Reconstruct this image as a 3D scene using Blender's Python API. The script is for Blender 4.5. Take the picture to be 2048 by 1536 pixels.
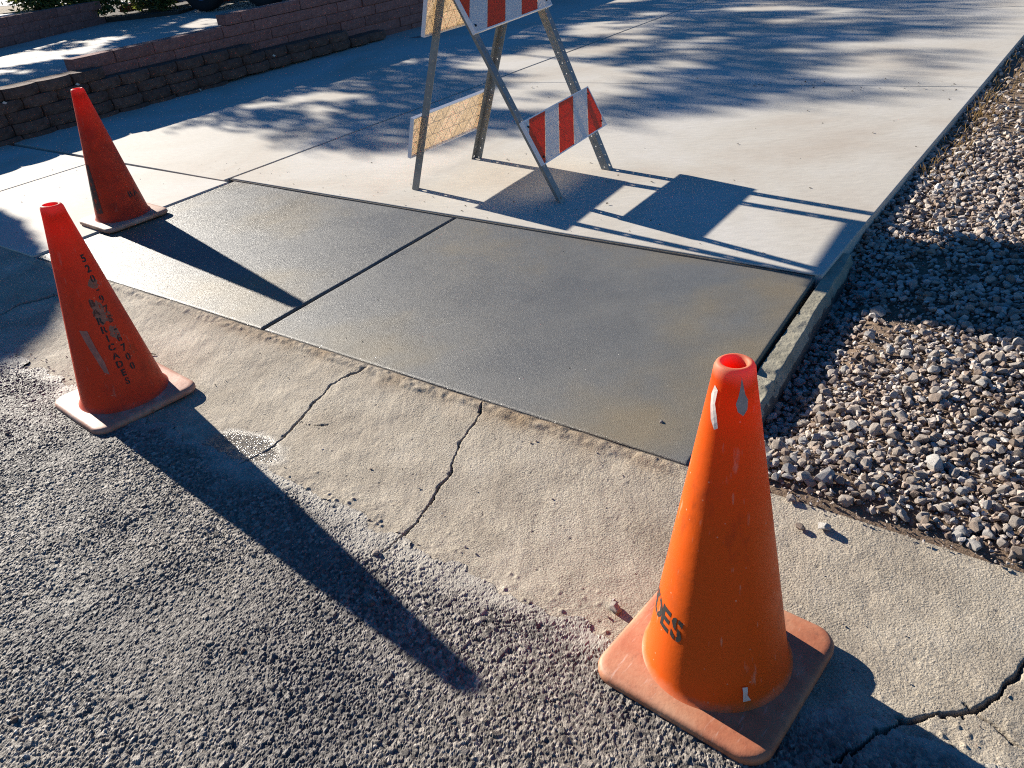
import bpy, bmesh, math, random
import numpy as np
from mathutils import Vector, Matrix

for _o in list(bpy.data.objects):
    bpy.data.objects.remove(_o)
SC = bpy.context.scene
COL = SC.collection
R = math.radians

# ------------------------------------------------------------------ camera
F_PX, PITCH, ROLL, CAM_H = 1587.84 / 2048.0, 0.53643, -0.1, 1.37535
cp, sp = math.cos(PITCH), math.sin(PITCH)
fwd = Vector((0, cp, -sp)); rgt = Vector((1, 0, 0)); upv = Vector((0, sp, cp))
c_, s_ = math.cos(ROLL), math.sin(ROLL)
r2 = c_ * rgt + s_ * upv
u2 = -s_ * rgt + c_ * upv
cam_d = bpy.data.cameras.new('camera')
cam_d.sensor_fit = 'HORIZONTAL'; cam_d.sensor_width = 36.0; cam_d.lens = 36.0 * F_PX
cam_d.clip_start = 0.05; cam_d.clip_end = 600
cam = bpy.data.objects.new('camera', cam_d)
mw = Matrix((r2, u2, -fwd)).transposed().to_4x4(); mw.translation = (0, 0, CAM_H)
cam.matrix_world = mw
COL.objects.link(cam); SC.camera = cam

# ------------------------------------------------------------------ sky, sun, exposure
SUN_AZ, SUN_EL = -0.8463, 0.36307            # direction the light travels (azimuth), elevation
wld = bpy.data.worlds.new('World'); SC.world = wld; wld.use_nodes = True
nt = wld.node_tree; nt.nodes.clear()
sky = nt.nodes.new('ShaderNodeTexSky'); sky.sky_type = 'NISHITA'; sky.sun_disc = False
sky.sun_elevation = SUN_EL
sky.sun_rotation = -(SUN_AZ + math.pi) + math.pi / 2     # sun stands at azimuth SUN_AZ + pi
sky.air_density = 1.0; sky.dust_density = 0.1; sky.ozone_density = 3.0; sky.altitude = 800
bg = nt.nodes.new('ShaderNodeBackground'); bg.inputs['Strength'].default_value = 0.05
wo = nt.nodes.new('ShaderNodeOutputWorld')
hs = nt.nodes.new('ShaderNodeHueSaturation'); hs.inputs['Saturation'].default_value = 1.32; hs.inputs['Hue'].default_value = 0.508
nt.links.new(sky.outputs[0], hs.inputs['Color']); nt.links.new(hs.outputs[0], bg.inputs['Color']); nt.links.new(bg.outputs[0], wo.inputs['Surface'])
sun_d = bpy.data.lights.new('sun', 'SUN'); sun_d.energy = 5.0; sun_d.angle = R(0.53); sun_d.color = (1.0, 0.93, 0.82)
sun = bpy.data.objects.new('sun', sun_d)
SUN_DIR = Vector((math.cos(SUN_AZ) * math.cos(SUN_EL), math.sin(SUN_AZ) * math.cos(SUN_EL), -math.sin(SUN_EL)))
sun.rotation_euler = SUN_DIR.to_track_quat('-Z', 'Y').to_euler(); sun.location = (-8, 9, 8)
COL.objects.link(sun)
SC.view_settings.view_transform = 'Standard'; SC.view_settings.look = 'None'
SC.view_settings.gamma = 1.0; SC.view_settings.use_curve_mapping = False
SC.view_settings.exposure = 1.22
SC.render.engine = 'CYCLES'
SC.cycles.max_bounces = 8
SC.cycles.use_denoising = False; SC.cycles.use_adaptive_sampling = False
SC.cycles.sample_clamp_indirect = 2.5; SC.cycles.caustics_reflective = False; SC.cycles.caustics_refractive = False
SC.cycles.filter_width = 1.1

# ------------------------------------------------------------------ driveway frame: u runs up the drive, v across it
DA = R(51.2)
DX, DY = math.cos(DA), math.sin(DA)
O2 = np.array([-0.15, 3.95])
def W(u, v, z=0.0):
    return (O2[0] + u * DX + v * DY, O2[1] + u * DY - v * DX, z)
def UV(x, y):
    x = np.asarray(x) - O2[0]; y = np.asarray(y) - O2[1]
    return x * DX + y * DY, x * DY - y * DX
def zdrive(u): return 0.08 + 0.02 * u
def zneigh(u): return 0.455 + 0.02 * u
U_FRONT, U_BACK, V_EDGE = -1.362, -0.085, 1.815
def sstep(a, b, x):
    t = np.clip((x - a) / (b - a), 0, 1); return t * t * (3 - 2 * t)
def zground(u, v):
    """smooth height of apron, gutter and road in front of the slab"""
    u = np.asarray(u, float)
    t = np.clip((-1.36 - u) / 0.42, 0, 1.0)
    top = 0.044
    z = top * (1 - t) ** 1.5
    rise = np.clip((-1.80 - u) / 0.25, 0, 1)
    z = z + 0.010 * rise * rise * (3 - 2 * rise)
    z = z + 0.012 * np.clip(-2.05 - u, 0, 6)
    return z

# ------------------------------------------------------------------ numpy noise
def _h(ix, iy, s):
    n = (ix.astype(np.int64) * 374761393 + iy.astype(np.int64) * 668265263 + s * 974634773) & 0xFFFFFFFF
    n = ((n ^ (n >> 13)) * 1274126177) & 0xFFFFFFFF
    n = ((n ^ (n >> 16)) * 2246822519) & 0xFFFFFFFF
    return ((n ^ (n >> 15)) & 0xFFFFFF) / float(0xFFFFFF)
def vnoise(x, y, sc, s):
    x = x / sc; y = y / sc
    ix = np.floor(x); iy = np.floor(y); fx = x - ix; fy = y - iy
    fx = fx * fx * (3 - 2 * fx); fy = fy * fy * (3 - 2 * fy)
    a = _h(ix, iy, s); b = _h(ix + 1, iy, s); c = _h(ix, iy + 1, s); d = _h(ix + 1, iy + 1, s)
    return (a * (1 - fx) + b * fx) * (1 - fy) + (c * (1 - fx) + d * fx) * fy
def fbm(x, y, sc, s, o=4):
    r = 0; a = 0.5
    for k in range(o):
        r = r + a * (vnoise(x, y, sc, s + k * 17) - 0.5) * 2; sc = sc * 0.5; a *= 0.5
    return r
def voro(x, y, sc, s):
    x = x / sc; y = y / sc
    ix = np.floor(x); iy = np.floor(y)
    f1 = np.full(x.shape, 9.0); f2 = np.full(x.shape, 9.0)
    cx = np.zeros_like(x); cy = np.zeros_like(x); ci = np.zeros_like(x); cj = np.zeros_like(x)
    for i in (-1, 0, 1):
        for j in (-1, 0, 1):
            gx = ix + i; gy = iy + j
            px = gx + 0.1 + 0.8 * _h(gx, gy, s); py = gy + 0.1 + 0.8 * _h(gx, gy, s + 1)
            dd = np.hypot(px - x, py - y)
            m = dd < f1
            f2 = np.where(m, f1, np.minimum(f2, dd)); f1 = np.where(m, dd, f1)
            cx = np.where(m, px, cx); cy = np.where(m, py, cy); ci = np.where(m, gx, ci); cj = np.where(m, gy, cj)
    return f1, f2, (x - cx), (y - cy), ci, cj

# ------------------------------------------------------------------ object helpers
def tag(o, label=None, cat=None, group=None, kind=None):
    if label: o['label'] = label
    if cat: o['category'] = cat
    if group: o['group'] = group
    if kind: o['kind'] = kind
    return o
def link(name, me, parent=None, loc=None, rot=None, mat=None):
    o = bpy.data.objects.new(name, me); COL.objects.link(o)
    if parent: o.parent = parent
    if loc is not None: o.location = loc
    if rot is not None: o.rotation_euler = rot
    if mat is not None and me is not None and not me.materials: me.materials.append(mat)
    return o
def empty(name, loc=(0, 0, 0), rz=0.0, rot=None):
    o = bpy.data.objects.new(name, None); COL.objects.link(o); o.empty_display_size = 0.05
    o.location = loc; o.rotation_euler = rot if rot else (0, 0, rz)
    return o
def mesh_np(name, co, faces, smooth=False):
    """co Nx3, faces MxK (one K)"""
    me = bpy.data.meshes.new(name)
    co = np.ascontiguousarray(co, dtype=np.float32); faces = np.ascontiguousarray(faces, dtype=np.int32)
    n, k = faces.shape
    me.vertices.add(len(co)); me.vertices.foreach_set('co', co.ravel())
    me.loops.add(n * k); me.loops.foreach_set('vertex_index', faces.ravel())
    me.polygons.add(n)
    me.polygons.foreach_set('loop_start', np.arange(0, n * k, k, dtype=np.int32))
    me.polygons.foreach_set('loop_total', np.full(n, k, dtype=np.int32))
    me.polygons.foreach_set('use_smooth', np.full(n, smooth, dtype=bool))
    me.update(calc_edges=True); me.validate()
    return me
def attr(me, name, vals):
    a = me.attributes.new(name, 'FLOAT', 'POINT'); a.data.foreach_set('value', np.ascontiguousarray(vals, dtype=np.float32))
def bm_obj(name, bm, mat, parent=None, smooth=False, loc=None, rot=None, bevel=0, seg=2):
    if bevel:
        bmesh.ops.bevel(bm, geom=list(bm.edges), offset=bevel, segments=seg, profile=0.5, affect='EDGES', clamp_overlap=True)
    bmesh.ops.recalc_face_normals(bm, faces=list(bm.faces))
    me = bpy.data.meshes.new(name); bm.to_mesh(me); bm.free()
    for p in me.polygons: p.use_smooth = smooth
    me.materials.append(mat)
    return link(name, me, parent, loc, rot)
def add_box(bm, x0, x1, y0, y1, z0, z1):
    v = [bm.verts.new(p) for p in ((x0, y0, z0), (x1, y0, z0), (x1, y1, z0), (x0, y1, z0), (x0, y0, z1), (x1, y0, z1), (x1, y1, z1), (x0, y1, z1))]
    for f in ((0, 3, 2, 1), (4, 5, 6, 7), (0, 1, 5, 4), (1, 2, 6, 5), (2, 3, 7, 6), (3, 0, 4, 7)):
        bm.faces.new([v[i] for i in f])
    return v
def add_prism(bm, pts, z0, z1, fn=None):
    a = [bm.verts.new(fn(x, y, z0) if fn else (x, y, z0)) for x, y in pts]
    b = [bm.verts.new(fn(x, y, z1) if fn else (x, y, z1)) for x, y in pts]
    n = len(pts)
    bm.faces.new(a[::-1]); bm.faces.new(b)
    for i in range(n): bm.faces.new((a[i], a[(i + 1) % n], b[(i + 1) % n], b[i]))
def add_tube(bm, p, q, r0, r1, n=8, cap=True):
    p = Vector(p); q = Vector(q); d = (q - p).normalized()
    a = d.orthogonal().normalized(); b = d.cross(a)
    A = []; B = []
    for i in range(n):
        t = 2 * math.pi * i / n; w = a * math.cos(t) + b * math.sin(t)
        A.append(bm.verts.new(p + w * r0)); B.append(bm.verts.new(q + w * r1))
    for i in range(n): bm.faces.new((A[i], A[(i + 1) % n], B[(i + 1) % n], B[i]))
    if cap: bm.faces.new(A[::-1]); bm.faces.new(B)

# ------------------------------------------------------------------ material helpers
class Mat:
    def __init__(s, name):
        s.m = bpy.data.materials.new(name); s.m.use_nodes = True
        s.t = s.m.node_tree; s.t.nodes.clear()
        s.out = s.t.nodes.new('ShaderNodeOutputMaterial')
        s.p = s.t.nodes.new('ShaderNodeBsdfPrincipled')
        s.t.links.new(s.p.outputs[0], s.out.inputs['Surface'])
        s.tc = s.t.nodes.new('ShaderNodeTexCoord')
    def n(s, typ, **kw):
        nd = s.t.nodes.new(typ)
        for k, v in kw.items():
            if hasattr(nd, k) and k not in nd.inputs: setattr(nd, k, v)
            else: nd.inputs[k].default_value = v
        return nd
    def l(s, a, b): s.t.links.new(a, b)
    def mapped(s, scale=(1, 1, 1), rot=(0, 0, 0), loc=(0, 0, 0)):
        mp = s.n('ShaderNodeMapping'); mp.inputs['Scale'].default_value = scale; mp.inputs['Rotation'].default_value = rot; mp.inputs['Location'].default_value = loc
        s.l(s.tc.outputs['Object'], mp.inputs['Vector']); return mp.outputs[0]
    def noise(s, scale, detail=4, rough=0.55, vec=None, dist=0.0):
        nd = s.n('ShaderNodeTexNoise'); nd.inputs['Scale'].default_value = scale; nd.inputs['Detail'].default_value = detail
        nd.inputs['Roughness'].default_value = rough; nd.inputs['Distortion'].default_value = dist
        s.l(vec if vec is not None else s.tc.outputs['Object'], nd.inputs['Vector']); return nd.outputs['Fac']
    def voronoi(s, scale, feature='F1', out='Distance', vec=None):
        nd = s.n('ShaderNodeTexVoronoi'); nd.feature = feature; nd.inputs['Scale'].default_value = scale
        s.l(vec if vec is not None else s.tc.outputs['Object'], nd.inputs['Vector']); return nd.outputs[out]
    def ramp(s, fac, stops, interp='LINEAR'):
        nd = s.n('ShaderNodeValToRGB'); cr = nd.color_ramp; cr.interpolation = interp
        while len(cr.elements) > 1: cr.elements.remove(cr.elements[-1])
        for i, (p, c) in enumerate(stops):
            e = cr.elements[0] if i == 0 else cr.elements.new(p)
            e.position = p
            c = (c, c, c) if isinstance(c, (int, float)) else c
            e.color = (*c, 1)
        s.l(fac, nd.inputs['Fac']); return nd.outputs['Color']
    def mix(s, fac, a, b, typ='MIX'):
        nd = s.n('ShaderNodeMix'); nd.data_type = 'RGBA'; nd.blend_type = typ
        for val, key in ((fac, 0), (a, 6), (b, 7)):
            if isinstance(val, (int, float)): nd.inputs[key].default_value = val if key == 0 else (val, val, val, 1)
            elif isinstance(val, tuple): nd.inputs[key].default_value = (*val, 1)
            else: s.l(val, nd.inputs[key])
        return nd.outputs[2]
    def math(s, op, a, b=None, clamp=False):
        nd = s.n('ShaderNodeMath'); nd.operation = op; nd.use_clamp = clamp
        for i, val in enumerate((a, b)):
            if val is None: continue
            if isinstance(val, (int, float)): nd.inputs[i].default_value = val
            else: s.l(val, nd.inputs[i])
        return nd.outputs[0]
    def attr(s, name):
        nd = s.n('ShaderNodeAttribute'); nd.attribute_name = name; return nd.outputs['Fac']
    def bump(s, h, strength, dist, prev=None):
        nd = s.n('ShaderNodeBump'); nd.inputs['Strength'].default_value = strength; nd.inputs['Distance'].default_value = dist
        s.l(h, nd.inputs['Height'])
        if prev is not None: s.l(prev, nd.inputs['Normal'])
        return nd.outputs[0]
    def color(s, c):
        if isinstance(c, tuple): s.p.inputs['Base Color'].default_value = (*c, 1)
        else: s.l(c, s.p.inputs['Base Color'])
    def rough(s, r):
        if isinstance(r, (int, float)): s.p.inputs['Roughness'].default_value = r
        else: s.l(r, s.p.inputs['Roughness'])
    def normal(s, b): s.l(b, s.p.inputs['Normal'])
    def uv(s):
        """driveway coordinates (u, v) from world-aligned object coordinates"""
        mp = s.n('ShaderNodeMapping'); mp.vector_type = 'POINT'
        mp.inputs['Location'].default_value = (-(O2[0] * DX + O2[1] * DY), (O2[0] * DY - O2[1] * DX) * 1.0, 0)
        mp.inputs['Rotation'].default_value = (0, 0, -DA)
        s.l(s.tc.outputs['Object'], mp.inputs['Vector'])
        sx = s.n('ShaderNodeSeparateXYZ'); s.l(mp.outputs[0], sx.inputs[0])
        return sx.outputs[0], s.math('MULTIPLY', sx.outputs[1], -1.0), mp.outputs[0]

# --- asphalt
def mat_asphalt():
    m = Mat('asphalt')
    tone = m.attr('tone'); film = m.attr('film')
    c = m.ramp(tone, [(0.0, (0.05, 0.043, 0.037)), (0.35, (0.145, 0.125, 0.106)), (0.7, (0.265, 0.232, 0.195)), (0.9, (0.41, 0.36, 0.30)), (1.0, (0.64, 0.58, 0.50))])
    big = m.noise(1.7, 3)
    c = m.mix(m.ramp(big, [(0.42, 0.0), (0.62, 0.6)]), c, (0.20, 0.165, 0.125), 'MULTIPLY') if False else m.mix(m.ramp(big, [(0.45, 0.0), (0.68, 0.38)]), c, (0.19, 0.155, 0.115))
    c = m.mix(m.ramp(m.noise(0.9, 4, 0.6, m.mapped((1, 1, 1), (0, 0, 0), (3.1, 0.4, 0))), [(0.48, 0.0), (0.62, 0.5)]), c, (0.05, 0.047, 0.05))
    c = m.mix(film, c, (0.37, 0.335, 0.28))
    m.color(c); m.rough(m.ramp(m.noise(260, 2), [(0.3, 0.55), (0.7, 0.85)]))
    m.p.inputs['Specular IOR Level'].default_value = 0.4
    b = m.bump(m.noise(420, 4), 0.55, 0.002)
    m.normal(m.bump(m.voronoi(300), 0.35, 0.0015, b))
    return m.m
def mat_apron():
    m = Mat('old_gutter_concrete')
    tone = m.attr('tone'); wet = m.attr('wet'); stain = m.attr('stain'); dirt = m.attr('dirt')
    c = m.ramp(m.noise(5, 6, 0.65), [(0.3, (0.35, 0.295, 0.225)), (0.55, (0.475, 0.41, 0.315)), (0.75, (0.575, 0.505, 0.40))])
    c = m.mix(0.8, c, m.ramp(m.noise(210, 3, 0.6), [(0.3, (0.48, 0.45, 0.42)), (0.55, (1.0, 1.0, 1.0))]), 'MULTIPLY')
    c = m.mix(stain, c, (0.25, 0.155, 0.07))
    c = m.mix(dirt, c, (0.075, 0.06, 0.048))
    c = m.mix(m.math('MULTIPLY', wet, 0.5), c, (0.08, 0.077, 0.076))
    m.color(c)
    rg = m.math('SUBTRACT', 0.88, m.math('MULTIPLY', wet, 0.76)); m.rough(rg)
    h = m.math('ADD', m.math('MULTIPLY', m.noise(210, 4, 0.7), 1.0), m.math('MULTIPLY', m.voronoi(210), -0.35))
    patch_ = m.ramp(m.noise(6, 5, 0.65), [(0.35, 0.25), (0.62, 1.0)])
    h = m.math('MULTIPLY', h, patch_)
    b = m.bump(h, 1.0, 0.0065)
    b = m.bump(m.noise(320, 3, 0.7), 0.8, 0.0022, b)
    b = m.bump(m.noise(14, 4, 0.6, m.mapped((1.6, 0.5, 1), (0, 0, R(35)))), 0.35, 0.02, b)
    rndv = m.n('ShaderNodeVectorMath', operation='MULTIPLY_ADD'); m.l(m.voronoi(240, 'F1', 'Color'), rndv.inputs[0])
    rndv.inputs[1].default_value = (0.9, 0.9, 0.1); rndv.inputs[2].default_value = (-0.45, -0.45, 0.0)
    scl = m.n('ShaderNodeVectorMath', operation='SCALE'); m.l(rndv.outputs[0], scl.inputs[0]); m.l(wet, scl.inputs['Scale'])
    ad = m.n('ShaderNodeVectorMath', operation='ADD'); m.l(b, ad.inputs[0]); m.l(scl.outputs[0], ad.inputs[1])
    nm = m.n('ShaderNodeVectorMath', operation='NORMALIZE'); m.l(ad.outputs[0], nm.inputs[0])
    m.normal(nm.outputs[0])
    return m.m
def mat_fresh():
    m = Mat('fresh_wet_concrete')
    u, v, vec = m.uv()
    n1 = m.noise(1.5, 4, 0.5, vec); n2 = m.noise(9, 5, 0.6, m.mapped((1, 1, 1)))
    c = m.ramp(n1, [(0.33, (0.108, 0.110, 0.110)), (0.50, (0.140, 0.137, 0.127)), (0.60, (0.165, 0.146, 0.112)), (0.70, (0.205, 0.165, 0.105))])
    c = m.mix(0.35, c, m.ramp(n2, [(0.3, 0.75), (0.7, 1.12)]), 'MULTIPLY')
    cell = m.voronoi(290, 'F1', 'Color')
    pick = m.ramp(cell, [(0.70, 0.0), (0.72, 1.0)])
    spk = m.mix(1.0, m.ramp(m.voronoi(290), [(0.28, 1.0), (0.36, 0.0)]), pick, 'MULTIPLY')
    rndv = m.n('ShaderNodeVectorMath', operation='MULTIPLY_ADD'); m.l(m.voronoi(290, 'F1', 'Color'), rndv.inputs[0])
    rndv.inputs[1].default_value = (0.62, 0.62, 0.1); rndv.inputs[2].default_value = (-0.31, -0.31, 0.0)
    scl = m.n('ShaderNodeVectorMath', operation='SCALE'); m.l(rndv.outputs[0], scl.inputs[0]); m.l(spk, scl.inputs['Scale'])
    c = m.mix(m.math('MULTIPLY', spk, 0.10), c, (0.4, 0.39, 0.37))
    m.color(c)
    rg = m.ramp(m.noise(2.3, 4, 0.6, vec), [(0.3, 0.37), (0.7, 0.52)])
    m.rough(m.mix(m.math('MULTIPLY', spk, 0.9), rg, 0.16))
    m.p.inputs['Specular IOR Level'].default_value = 0.30
    stre = m.noise(26, 4, 0.6, m.mapped((0.55, 5.0, 1), (0, 0, R(-62))))
    b = m.bump(stre, 0.22, 0.004)
    b = m.bump(m.noise(3.5, 3, 0.5, m.mapped((0.5, 2.2, 1), (0, 0, R(-50)))), 0.10, 0.012, b)
    b = m.bump(m.noise(380, 3, 0.7), 0.85, 0.0022, b)
    ad = m.n('ShaderNodeVectorMath', operation='ADD'); m.l(b, ad.inputs[0]); m.l(scl.outputs[0], ad.inputs[1])
    nm = m.n('ShaderNodeVectorMath', operation='NORMALIZE'); m.l(ad.outputs[0], nm.inputs[0])
    m.normal(nm.outputs[0])
    return m.m
def mat_drive(name='old_driveway_concrete', tint=(1, 1, 1)):
    m = Mat(name)
    u, v, vec = m.uv()
    c = m.ramp(m.noise(0.9, 5, 0.6, vec, 0.6), [(0.3, (0.47, 0.41, 0.335)), (0.5, (0.53, 0.49, 0.42)), (0.72, (0.58, 0.55, 0.50))])
    c = m.mix(0.8, c, m.ramp(m.noise(30, 5, 0.7, m.mapped((0.5, 2.5, 1))), [(0.3, 0.84), (0.62, 1.03)]), 'MULTIPLY')
    c = m.mix(m.ramp(m.noise(2.2, 6, 0.7, m.mapped((1, 1, 1), (0, 0, 0), (7.7, 2.2, 0))), [(0.58, 0.0), (0.75, 0.28)]), c, (0.36, 0.31, 0.25))
    c = m.mix(0.5, c, m.ramp(m.noise(330, 2), [(0.28, 0.8), (0.5, 1.0)]), 'MULTIPLY')
    # wet cement smear along the left edge of the new slab
    a = m.math('ADD', v, 1.80)
    band = m.math('MULTIPLY', m.math('LESS_THAN', a, 0.05), m.math('GREATER_THAN', m.math('ADD', a, m.math('MULTIPLY', m.noise(7, 4), 0.34)), 0.075))
    ins = m.math('MULTIPLY', m.math('LESS_THAN', u, -0.14), m.math('GREATER_THAN', u, -1.45))
    sm = m.math('MULTIPLY', band, ins)
    c = m.mix(m.math('MULTIPLY', sm, 0.8), c, (0.12, 0.112, 0.10))
    c = m.mix(1.0, c, tint, 'MULTIPLY')
    m.color(c)
    m.rough(m.mix(m.math('MULTIPLY', sm, 0.8), 0.78, 0.4)); m.p.inputs['Specular IOR Level'].default_value = 0.3
    # broom and trowel sweeps
    wv = m.n('ShaderNodeTexWave'); wv.wave_type = 'RINGS'; wv.rings_direction = 'Z'
    wv.inputs['Scale'].default_value = 5; wv.inputs['Distortion'].default_value = 9; wv.inputs['Detail'].default_value = 3
    m.l(m.mapped((1, 1, 1), (0, 0, 0), (-2.4, -6.3, 0)), wv.inputs['Vector'])
    b = m.bump(wv.outputs['Fac'], 0.06, 0.004)
    b = m.bump(m.noise(160, 4, 0.65), 0.35, 0.0016, b)
    m.normal(b)
    return m.m
def mat_rough_concrete(name, c0, c1):
    m = Mat(name)
    c = m.ramp(m.noise(11, 6, 0.65), [(0.3, c0), (0.7, c1)])
    m.color(c); m.rough(0.9)
    b = m.bump(m.noise(120, 5, 0.7), 0.7, 0.004); m.normal(b)
    return m.m
def mat_soil(name, c0, c1, sc=14):
    m = Mat(name)
    c = m.ramp(m.noise(sc, 6, 0.7), [(0.3, c0), (0.7, c1)])
    m.color(c); m.rough(0.95); m.normal(m.bump(m.noise(90, 5, 0.7), 0.9, 0.01))
    return m.m
def mat_stone():
    m = Mat('gravel_stone')
    oi = m.n('ShaderNodeObjectInfo')
    t = m.attr('tone')
    c = m.ramp(t, [(0.0, (0.14, 0.10, 0.078)), (0.2, (0.32, 0.235, 0.18)), (0.45, (0.46, 0.375, 0.305)), (0.7, (0.54, 0.465, 0.395)), (0.88, (0.35, 0.315, 0.295)), (1.0, (0.70, 0.66, 0.60))])
    c = m.mix(0.8, c, m.ramp(m.noise(75, 5, 0.65), [(0.3, 0.62), (0.62, 1.06)]), 'MULTIPLY')
    m.color(c); m.rough(0.85)
    m.normal(m.bump(m.noise(110, 5, 0.7), 0.9, 0.006))
    return m.m
def mat_block(name, c0, c1, c2):
    m = Mat(name)
    oi = m.n('ShaderNodeObjectInfo')
    c = m.ramp(m.noise(16, 5, 0.7), [(0.3, c0), (0.5, c1), (0.75, c2)])
    c = m.mix(0.8, c, m.ramp(oi.outputs['Random'], [(0, 0.78), (1, 1.15)]), 'MULTIPLY')
    m.color(c); m.rough(0.92)
    b = m.bump(m.noise(38, 6, 0.7), 0.8, 0.012); m.normal(b)
    return m.m
def mat_plain(name, col, rough=0.6, metal=0.0, nscale=60, var=0.2, bump=0.15):
    m = Mat(name)
    c = m.mix(1.0, col, m.ramp(m.noise(nscale, 5, 0.65), [(0.3, 1 - var), (0.7, 1 + var * 0.5)]), 'MULTIPLY')
    m.color(c); m.rough(rough); m.p.inputs['Metallic'].default_value = metal
    if bump: m.normal(m.bump(m.noise(nscale * 3, 4), bump, 0.002))
    return m.m
def mat_cone(name, base, grime, scuff, grime_bias):
    """thin moulded plastic that lets sunlight through"""
    m = Mat(name)
    z = m.n('ShaderNodeSeparateXYZ'); m.l(m.tc.outputs['Object'], z.inputs[0])
    g = m.noise(7, 6, 0.7)
    c = m.mix(m.ramp(g, [(grime_bias, 0.0), (grime_bias + 0.22, 0.75)]), base, grime)
    # scrapes and dust specks
    sc = m.noise(30, 3, 0.6, m.mapped((1.5, 1.5, 0.25)))
    c = m.mix(m.ramp(sc, [(0.66, 0.0), (0.74, 0.55)]), c, scuff)
    lng = m.noise(1.0, 2, 0.5, m.mapped((95, 95, 7)))
    c = m.mix(m.ramp(lng, [(0.70, 0.0), (0.74, 0.5)]), c, scuff)
    smu = m.noise(11, 6, 0.72, m.mapped((1, 1, 0.45), (0.4, 0.2, 0)))
    c = m.mix(m.ramp(smu, [(0.58, 0.0), (0.74, 0.6)]), c, (0.10, 0.035, 0.014))
    sp_ = m.ramp(m.voronoi(70), [(0.09, 1.0), (0.14, 0.0)])
    sk = m.mix(1.0, sp_, m.ramp(m.voronoi(70, 'F1', 'Color'), [(0.72, 0.0), (0.75, 1.0)]), 'MULTIPLY')
    c = m.mix(m.math('MULTIPLY', sk, 0.55), c, (0.75, 0.55, 0.35))
    # dust gathered round the foot and on the crown
    foot = m.ramp(m.math('ADD', z.outputs[2], m.math('MULTIPLY', m.noise(22, 6, 0.7), 0.05)), [(0.048, 0.32), (0.068, 0.0)])
    c = m.mix(foot, c, scuff)
    crown = m.ramp(m.math('ADD', z.outputs[2], m.math('MULTIPLY', m.noise(18, 4), 0.035)), [(0.70, 0.0), (0.722, 0.75)])
    c = m.mix(crown, c, scuff)
    m.color(c); m.rough(m.ramp(m.noise(12, 4), [(0.3, 0.38), (0.7, 0.6)]))
    m.p.inputs['Specular IOR Level'].default_value = 0.22
    m.normal(m.bump(m.noise(55, 4, 0.6), 0.12, 0.004))
    tr = m.n('ShaderNodeBsdfTranslucent'); tr.inputs['Color'].default_value = (1.0, 0.03, 0.006, 1)
    mx = m.n('ShaderNodeMixShader')
    m.l(m.ramp(z.outputs[2], [(0.04, 0.13), (0.10, 0.10), (0.40, 0.11), (0.58, 0.22), (0.69, 0.46)]), mx.inputs[0])    # the wall is thinnest near the top
    m.l(m.p.outputs[0], mx.inputs[1]); m.l(tr.outputs[0], mx.inputs[2]); m.l(mx.outputs[0], m.out.inputs['Surface'])
    return m.m
def mat_cone_base(name, c0, c1, c2):
    m = Mat(name)
    c = m.ramp(m.noise(9, 6, 0.65), [(0.3, c0), (0.5, c1), (0.72, c2)])
    sp_ = m.ramp(m.voronoi(60), [(0.05, 1.0), (0.09, 0.0)])
    sk = m.mix(1.0, sp_, m.ramp(m.voronoi(60, 'F1', 'Color'), [(0.7, 0.0), (0.73, 1.0)]), 'MULTIPLY')
    c = m.mix(m.math('MULTIPLY', sk, 0.8), c, (0.10, 0.045, 0.025))
    c = m.mix(m.ramp(m.noise(26, 6, 0.75), [(0.56, 0.0), (0.72, 0.7)]), c, (0.17, 0.075, 0.045))
    st = m.noise(40, 3, 0.6, m.mapped((0.35, 2.2, 1), (0, 0, 0.5)))
    c = m.mix(m.ramp(st, [(0.62, 0.0), (0.72, 0.5)]), c, (0.7, 0.5, 0.4))
    m.color(c); m.rough(0.6); m.normal(m.bump(m.noise(90, 4), 0.2, 0.003))
    return m.m
def mat_translucent(name, col, tcol, w, rough=0.5, nscale=20, var=0.1):
    m = Mat(name)
    c = m.mix(1.0, col, m.ramp(m.noise(nscale, 5, 0.65), [(0.3, 1 - var), (0.7, 1.0)]), 'MULTIPLY')
    m.color(c); m.rough(rough)
    tr = m.n('ShaderNodeBsdfTranslucent'); tr.inputs['Color'].default_value = (*tcol, 1)
    mx = m.n('ShaderNodeMixShader'); mx.inputs[0].default_value = w
    m.l(m.p.outputs[0], mx.inputs[1]); m.l(tr.outputs[0], mx.inputs[2]); m.l(mx.outputs[0], m.out.inputs['Surface'])
    return m.m
M_ASPH = mat_asphalt(); M_APRON = mat_apron(); M_FRESH = mat_fresh(); M_DRIVE = mat_drive()
M_NDRIVE = mat_drive('neighbour_driveway_concrete', (0.98, 0.98, 1.0))
M_STRIP = mat_rough_concrete('rough_edge_concrete', (0.22, 0.20, 0.145), (0.38, 0.345, 0.255))
M_JOINT = mat_soil('joint_dirt', (0.025, 0.022, 0.02), (0.06, 0.053, 0.045), 40)
M_SOIL = mat_soil('bed_soil', (0.11, 0.075, 0.05), (0.25, 0.17, 0.11))
M_DIRT = mat_soil('dry_ground', (0.22, 0.17, 0.12), (0.36, 0.29, 0.21), 3)
M_PLANTER = mat_soil('planter_soil', (0.025, 0.02, 0.016), (0.08, 0.06, 0.045), 20)
M_STONE = mat_stone()
M_BROWN = mat_block('brown_split_block', (0.070, 0.036, 0.026), (0.122, 0.068, 0.050), (0.175, 0.110, 0.082))
M_PINK = mat_block('pink_slump_block', (0.19, 0.085, 0.075), (0.27, 0.125, 0.105), (0.33, 0.17, 0.145))
M_STEP = mat_plain('pale_step_concrete', (0.62, 0.60, 0.58), 0.85, 0, 20, 0.15)
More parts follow.
